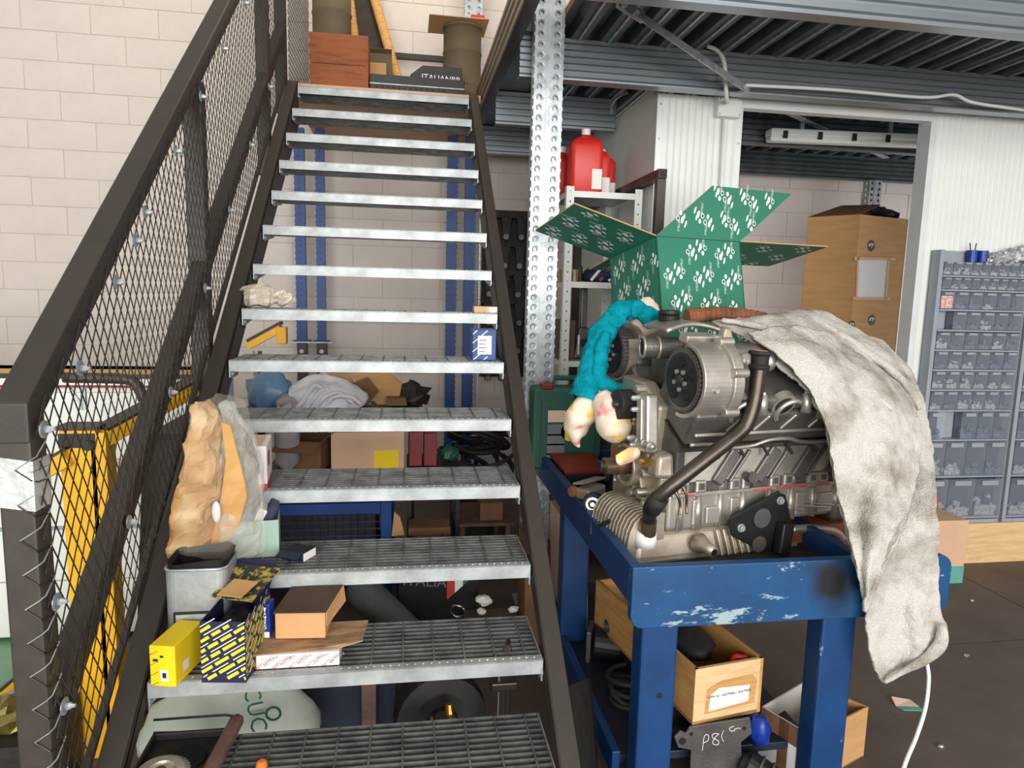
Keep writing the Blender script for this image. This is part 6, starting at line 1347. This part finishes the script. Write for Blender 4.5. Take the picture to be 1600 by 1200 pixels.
# second shelf: striped bag, small box, can, red figure-like rag
t = thing('striped_bag', 'navy bag with white and red slanted stripes on the second shelf', 'bag', (1.92, 2.42, 1.776))
m = MB().ball((1.91, 2.46, 1.81), (.15, .09, .075), 20, 12, .1, 2, 3, lo=-.45); m.build('bag', 'ink_navy', t, smooth=True)
for k, mt in enumerate(('ink_white', 'ink_red', 'ink_white', 'ink_white')): MB().bar((1.80+.055*k, 2.374, 1.785), (1.865+.055*k, 2.385, 1.862), .016, .004, up=(0, -1, 0)).build('stripe', mt, t)
m = MB().ball((2.03, 2.55, 1.84), (.05, .06, .075), 12, 8, .3, 3, 4, lo=-.85); m.build('red_rag', 'rust', smooth=True, label='reddish rag bundle at the right of the second shelf', cat='rag')
carton('small_parts_box', 'small brown parts box on the second shelf beside the post', (1.70, 2.50, 1.776), (.10, .14, .075), 0, 'cardboard')
for k in range(3): MB().lathe((1.67+.035*k, 2.40, 1.776), (0, 0, 1), [(0, .014), (.05+.02*k, .012), (.055+.02*k, .006)], 10).build('small_can', ('brass', 'alu', 'steel_dark')[k], label=('small brass fitting on the second shelf', 'small grey fitting on the second shelf between two others', 'tall dark fitting on the second shelf')[k], cat='fitting')
# third shelf: connecting rod, dark items
t = thing('steel_rod_part', 'large grey steel connecting rod standing on the third shelf', 'engine part', (1.80, 2.55, 1.301)); MB().box((1.785, 2.52, 1.47), (1.825, 2.56, 1.74)).build('shank', 'alu_dark', t, bevel=.008); MB().hexa([(1.74, 2.48, 1.301), (1.87, 2.48, 1.301), (1.87, 2.6, 1.301), (1.74, 2.6, 1.301), (1.775, 2.51, 1.50), (1.835, 2.51, 1.50), (1.835, 2.57, 1.50), (1.775, 2.57, 1.50)]).build('big_end', 'alu_dark', t, bevel=.012); MB().lathe((1.805, 2.478, 1.40), (0, -1, 0), [(0, .03), (.004, .03)], 16).build('bore', 'ink_black', t)
for k in range(2): MB().cyl((1.765+.08*k, 2.475, 1.33), (1.765+.08*k, 2.475, 1.45), .010, n=8).build('bolt', 'galv', t)
t = carton('brown_paper_sack', 'crumpled brown paper sack on the third shelf behind the post', (1.685, 2.56, 1.301), (.10, .16, .24), .1, 'leather', 'sack')
carton('dark_blue_tool_bag', 'dark blue tool bag low on the shelf unit', (1.90, 2.62, .701), (.30, .34, .40), 0, 'dark_blue_pl', 'bag'); carton('dark_tool_bag', 'black tool bag on the fourth shelf near the post', (1.70, 2.50, .701), (.09, .26, .34), 0, 'black_pl', 'bag')
t = thing('tube_frame', 'dark brown square tube frame standing behind the shelf unit', 'frame', (2.05, 2.5, 0))
c = P(1036, 270, Y=2.02); c.z = max(c.z, 2.365); tx0, tx1 = c.x-.025, c.x+.025
MB().box((tx0, 2.02, c.z-.028), (tx1, 3.9, c.z+.022)).build('top_tube', 'brown_steel', t, bevel=.003); MB().box((tx0, 2.03, 0), (tx1, 2.08, c.z-.028)).build('front_post', 'brown_steel', t, bevel=.003); MB().box((tx0, 3.85, 0), (tx1, 3.9, c.z-.028)).build('rear_post', 'brown_steel', t, bevel=.003)
MB().box((tx0+.006, 2.0185, c.z-.022), (tx1-.006, 2.0195, c.z+.016)).build('tube_mouth', 'ink_black', t)

# ------------------------------------------------------------------ tall carton in the opening
q0, q1, q2 = P(1263, 338, Y=3.35), P(1345, 335, Y=3.05), P(1420, 337, Y=3.20)
tz = q1.z; dirr = (Vector((q2.x, q2.y, 0))-Vector((q1.x, q1.y, 0))); dirl = (Vector((q0.x, q0.y, 0))-Vector((q1.x, q1.y, 0)))
t = thing('tall_carton', 'tall brown carton with round black stickers and a taped document pouch', 'carton', (q1.x, q1.y, 0)); o = Vector((q1.x, q1.y, 0))
for nm_, a, b in (('front_side', o, o+dirr), ('left_side', o+dirl, o), ('right_side', o+dirr, o+dirr+dirl), ('back_side', o+dirr+dirl, o+dirl)):
    n_ = up.cross(b-a).normalized()*.006; MB().hexa([a, b, b+n_, a+n_, a+up*tz, b+up*tz, b+n_+up*tz, a+n_+up*tz]).build(nm_, 'cardboard', t)
fx = dirr.normalized(); fn = Vector((fx.y, -fx.x, 0))
def tf(x, y): 
    # point on the front side under a spot of the photo
    v = P(x, y, Y=3.0)-CAM; k = (o-CAM).dot(fn)/v.dot(fn); return CAM+v*k+fn*.001
def sticker(x, y, rr=.042):
    c = tf(x, y); s_ = MB(); ellipse(s_, c, fx, up, rr, rr, 20, .0); st_ = s_.build('round_sticker', 'ink_black', t)
    m = MB(); text(m, 'AIP' if 0 else 'P', rr*1.2, c+fx*.012+fn*.001, fx, up); m.add([c+fx*a+up*b+fn*.001 for a, b in ((-.030, -.004), (-.012, -.004), (-.012, .006), (-.030, .006))], [(0, 1, 2, 3)]); m.add([c+fx*a+up*b+fn*.001 for a, b in ((-.026, .006), (-.018, .016), (.004, .016), (.004, .010), (-.014, .010))], [(0, 1, 2, 3, 4)])
    m.build('sticker_print', 'ink_white', st_, kind='stuff')
sticker(1361, 384); sticker(1362, 500); sticker(1331, 508, .035)
pq = [tf(1338, 465), tf(1383, 466), tf(1389, 405), tf(1341, 405)]
MB().add([p+fn*.001 for p in pq], [(0, 1, 2, 3)]).build('document', 'paper', t); MB().add([p+fn*.004 for p in pq], [(0, 1, 2, 3)]).build('pouch', 'clear_sleeve', t)
for a, b in (((1334, 404), (1398, 405)), ((1332, 466), (1390, 467)), ((1340, 402), (1337, 468)), ((1388, 404), (1383, 468))): MB().bar(tf(*a)+fn*.005, tf(*b)+fn*.005, .022, .002, up=fn).build('tape_strip', 'cardboard_pale', t)
MB().hexa([o+dirl+up*tz, o+up*tz, o+up*(tz+.004), o+dirl+up*(tz+.004), o+dirl*.8+dirr*.45+up*(tz+.10), o+dirr*.5+dirl*.1+up*(tz+.09), o+dirr*.5+dirl*.1+up*(tz+.094), o+dirl*.8+dirr*.45+up*(tz+.104)]).build('flap', 'cardboard_dark', t)
m = MB(); cc = o+dirr*.62+dirl*.4+up*(tz+.02); m.ball(cc, (.2, .12, .07), 20, 10, .5, 4, 3, lo=-.3); wobble(m, .02, 20); m.build('black_plastic', 'black_pl', label='black plastic film bulging out of the tall carton', cat='plastic')
MB().box((o.x+.02, o.y+.03, tz-.05), (o.x+.03, o.y+.04, tz-.049)).build('inner_stay', 'cardboard', t)

# ------------------------------------------------------------------ tip-out bin cabinets
YB_ = 2.165; BX = 3.985; BWD = .60
rows = [(409, 430, 9, 'bits_metal'), (434, 452, 9, 'bits_metal'), (456, 483, 6, 'bits_dark'), (487, 515, 6, 'bits_dark'), (519, 546, 6, 'bits_dark'), (549, 577, 6, 'bits_dark'), (580, 608, 6, 'bits_metal'), (611, 640, 6, 'bits_metal'), (643, 686, 5, 'bits_dark'), (689, 743, 4, 'bits_metal'), (748, 807, 3, 'bits_metal')]
zr = [(P(1500, a, Y=YB_).z, P(1500, b, Y=YB_).z) for a, b, n, mt in rows]
contents_cache = {}
def bin_cabinet(x0, label, seed):
    random.seed(seed); zt = P(1500, 391, Y=YB_).z; zb = zr[-1][1]-.02
    t = thing('bin_cabinet', label, 'cabinet', (x0+BWD/2, YB_+.04, zb))
    MB().box((x0-.002, YB_+.062, zb), (x0+BWD+.002, YB_+.075, zt)).build('back_panel', 'cabinet_grey', t)
    for x in (x0-.03, x0+BWD+.002): MB().box((x, YB_-.004, zb), (x+.028 if x < x0 else x+.004, YB_+.07, zt)).build('side_upright', 'cabinet_grey', t, bevel=.002)
    MB().box((x0-.03, YB_-.006, zb-.025), (x0+BWD, YB_+.07, zb)).build('base_rail', 'cabinet_grey', t, bevel=.003)
    for ri, ((z1, z0), (a, b, n, mt)) in enumerate(zip(zr, rows)):
        h = z1-z0; w = BWD/n
        MB().box((x0, YB_-.004, z0-.012), (x0+BWD, YB_+.062, z0-.002)).build('row_shelf', 'cabinet_grey', t)
        for c in range(n):
            if (ri, c) == (3, 0) or (ri == 8 and c == 1): continue
            bx = x0+c*w; g = .003
            bn = MB(); bn.box((bx+g, YB_-.008, z0+.002), (bx+w-g, YB_-.005, z1-h*.22)); bn.box((bx+g, YB_-.014, z1-h*.22), (bx+w-g, YB_-.006, z1-.002))
            bn.box((bx+g, YB_-.006, z0+.002), (bx+g+.002, YB_+.05, z1-.004)); bn.box((bx+w-g-.002, YB_-.006, z0+.002), (bx+w-g, YB_+.05, z1-.004)); bn.box((bx+g, YB_-.006, z0+.001), (bx+w-g, YB_+.05, z0+.003))
            b_ = bn.build('bin', 'clear_bin', t)
            MB().box((bx+w*.2, YB_-.0155, z1-h*.17), (bx+w*.8, YB_-.0142, z1-h*.05)).build('label_slot', 'cabinet_grey', b_)
            MB().box((bx+g, YB_+.051, z0), (bx+w-g, YB_+.054, z1)).build('bin_back', 'bin_inside', b_)
            cm = MB(); hh = h*rnd(.22, .6)
            for k in range(9):
                p = Vector((bx+w*rnd(.16, .84), YB_+rnd(.008, .03), z0+.004+hh*rnd(.05, .9)))
                cm.cbox(p, (w*rnd(.08, .3), .012, h*rnd(.05, .16)), R=Matrix.Rotation(rnd(0, 3), 3, 'Y'))
            cm.box((bx+w*.12, YB_+.006, z0+.004), (bx+w*.88, YB_+.03, z0+.004+hh*.45))
            mm = 'bits_red' if (ri, c) == (2, 0) else mt if rnd(0, 1) > .3 else ('bits_dark' if mt == 'bits_metal' else 'bits_metal')
            if (ri, c) == (2, 0): cm.box((bx+w*.1, YB_-.001, z0+.004), (bx+w*.9, YB_+.03, z0+h*.75))
            cm.build('contents', mm, b_, kind='stuff')
    return t
b1 = bin_cabinet(BX, 'cabinet of clear tip-out bins full of small hardware, beside the towel', 5); b2 = bin_cabinet(BX+.66, 'second cabinet of clear tip-out bins at the right edge of the picture', 6)
x = BX; zt = P(1500, 391, Y=YB_).z
t = thing('pen_cup', 'blue plastic cup with pens on top of the bin cabinet', 'cup', (BX+.24, YB_+.0, zr[0][0]+.004))
for k in range(2):
    cx = BX+.215+.075*k; zc = zr[0][0]+.004
    MB().lathe((cx, YB_+.028, zc), (0, 0, 1), [(0, .030), (.07, .032), (.07, .028), (.02, .027)], 18).build('cup', 'blue_bag_dark', t)
for k in range(2): MB().cyl((BX+.21+.02*k, YB_+.03, zc+.03), (BX+.185+.045*k, YB_+.02, zc+.115), .0035, n=6).build('pen', 'ink_black', t)
t = thing('packet_heap', 'heap of clear plastic packets on top of the bin cabinet', 'packets', (BX+.48, YB_+.03, zr[0][0]+.004)); random.seed(8)
for k in range(9): m = MB().ball((BX+.36+.03*k, YB_+.03, zr[0][0]+.025+.006*k), (.04, .022, .03+.003*k), 10, 6, .5, 3, k); m.build('packet', 'clear_bag' if k % 2 else 'bits_metal', t)
# marked contents: red spray tin, orange tool, white rolls
zb0, zt0 = zr[10][1], zr[10][0]; MB().box((BX+.075, YB_-.0125, zb0+.01), (BX+.135, YB_-.0095, zb0+.14)).build('red_packet', 'ink_red', label='red packet in the bottom row of the bin cabinet', cat='packet')
# timber and cartons below
zf = zr[-1][1]-.045
for k, (xa, xb, lab) in enumerate(((4.16, 4.30, 'short pale timber block left under the bin cabinet'), (4.305, 4.86, 'long pale chipboard beam under the bin cabinet'), (4.865, 5.5, 'pale timber beam under the right end of the bin cabinets'))):
    MB().box((xa, YB_-.02+.03*(k == 2), 0), (xb, YB_+.07, zf)).build('timber_beam', 'wood_pale', bevel=.004, label=lab, cat='timber')
carton('plain_carton', 'plain pinkish carton with a teal base beside the towel on the floor', (P(1478, 912, Z=0).x, P(1478, 912, Z=0).y+.10, 0), (.22, .2, .40), 0, 'cardboard_pale')
MB().box((P(1478, 912, Z=0).x-.1115, P(1478, 912, Z=0).y-.0015, .001), (P(1478, 912, Z=0).x+.1115, P(1478, 912, Z=0).y+.05, .11)).build('teal_band', 'teal_card', bpy.data.objects['plain_carton'])
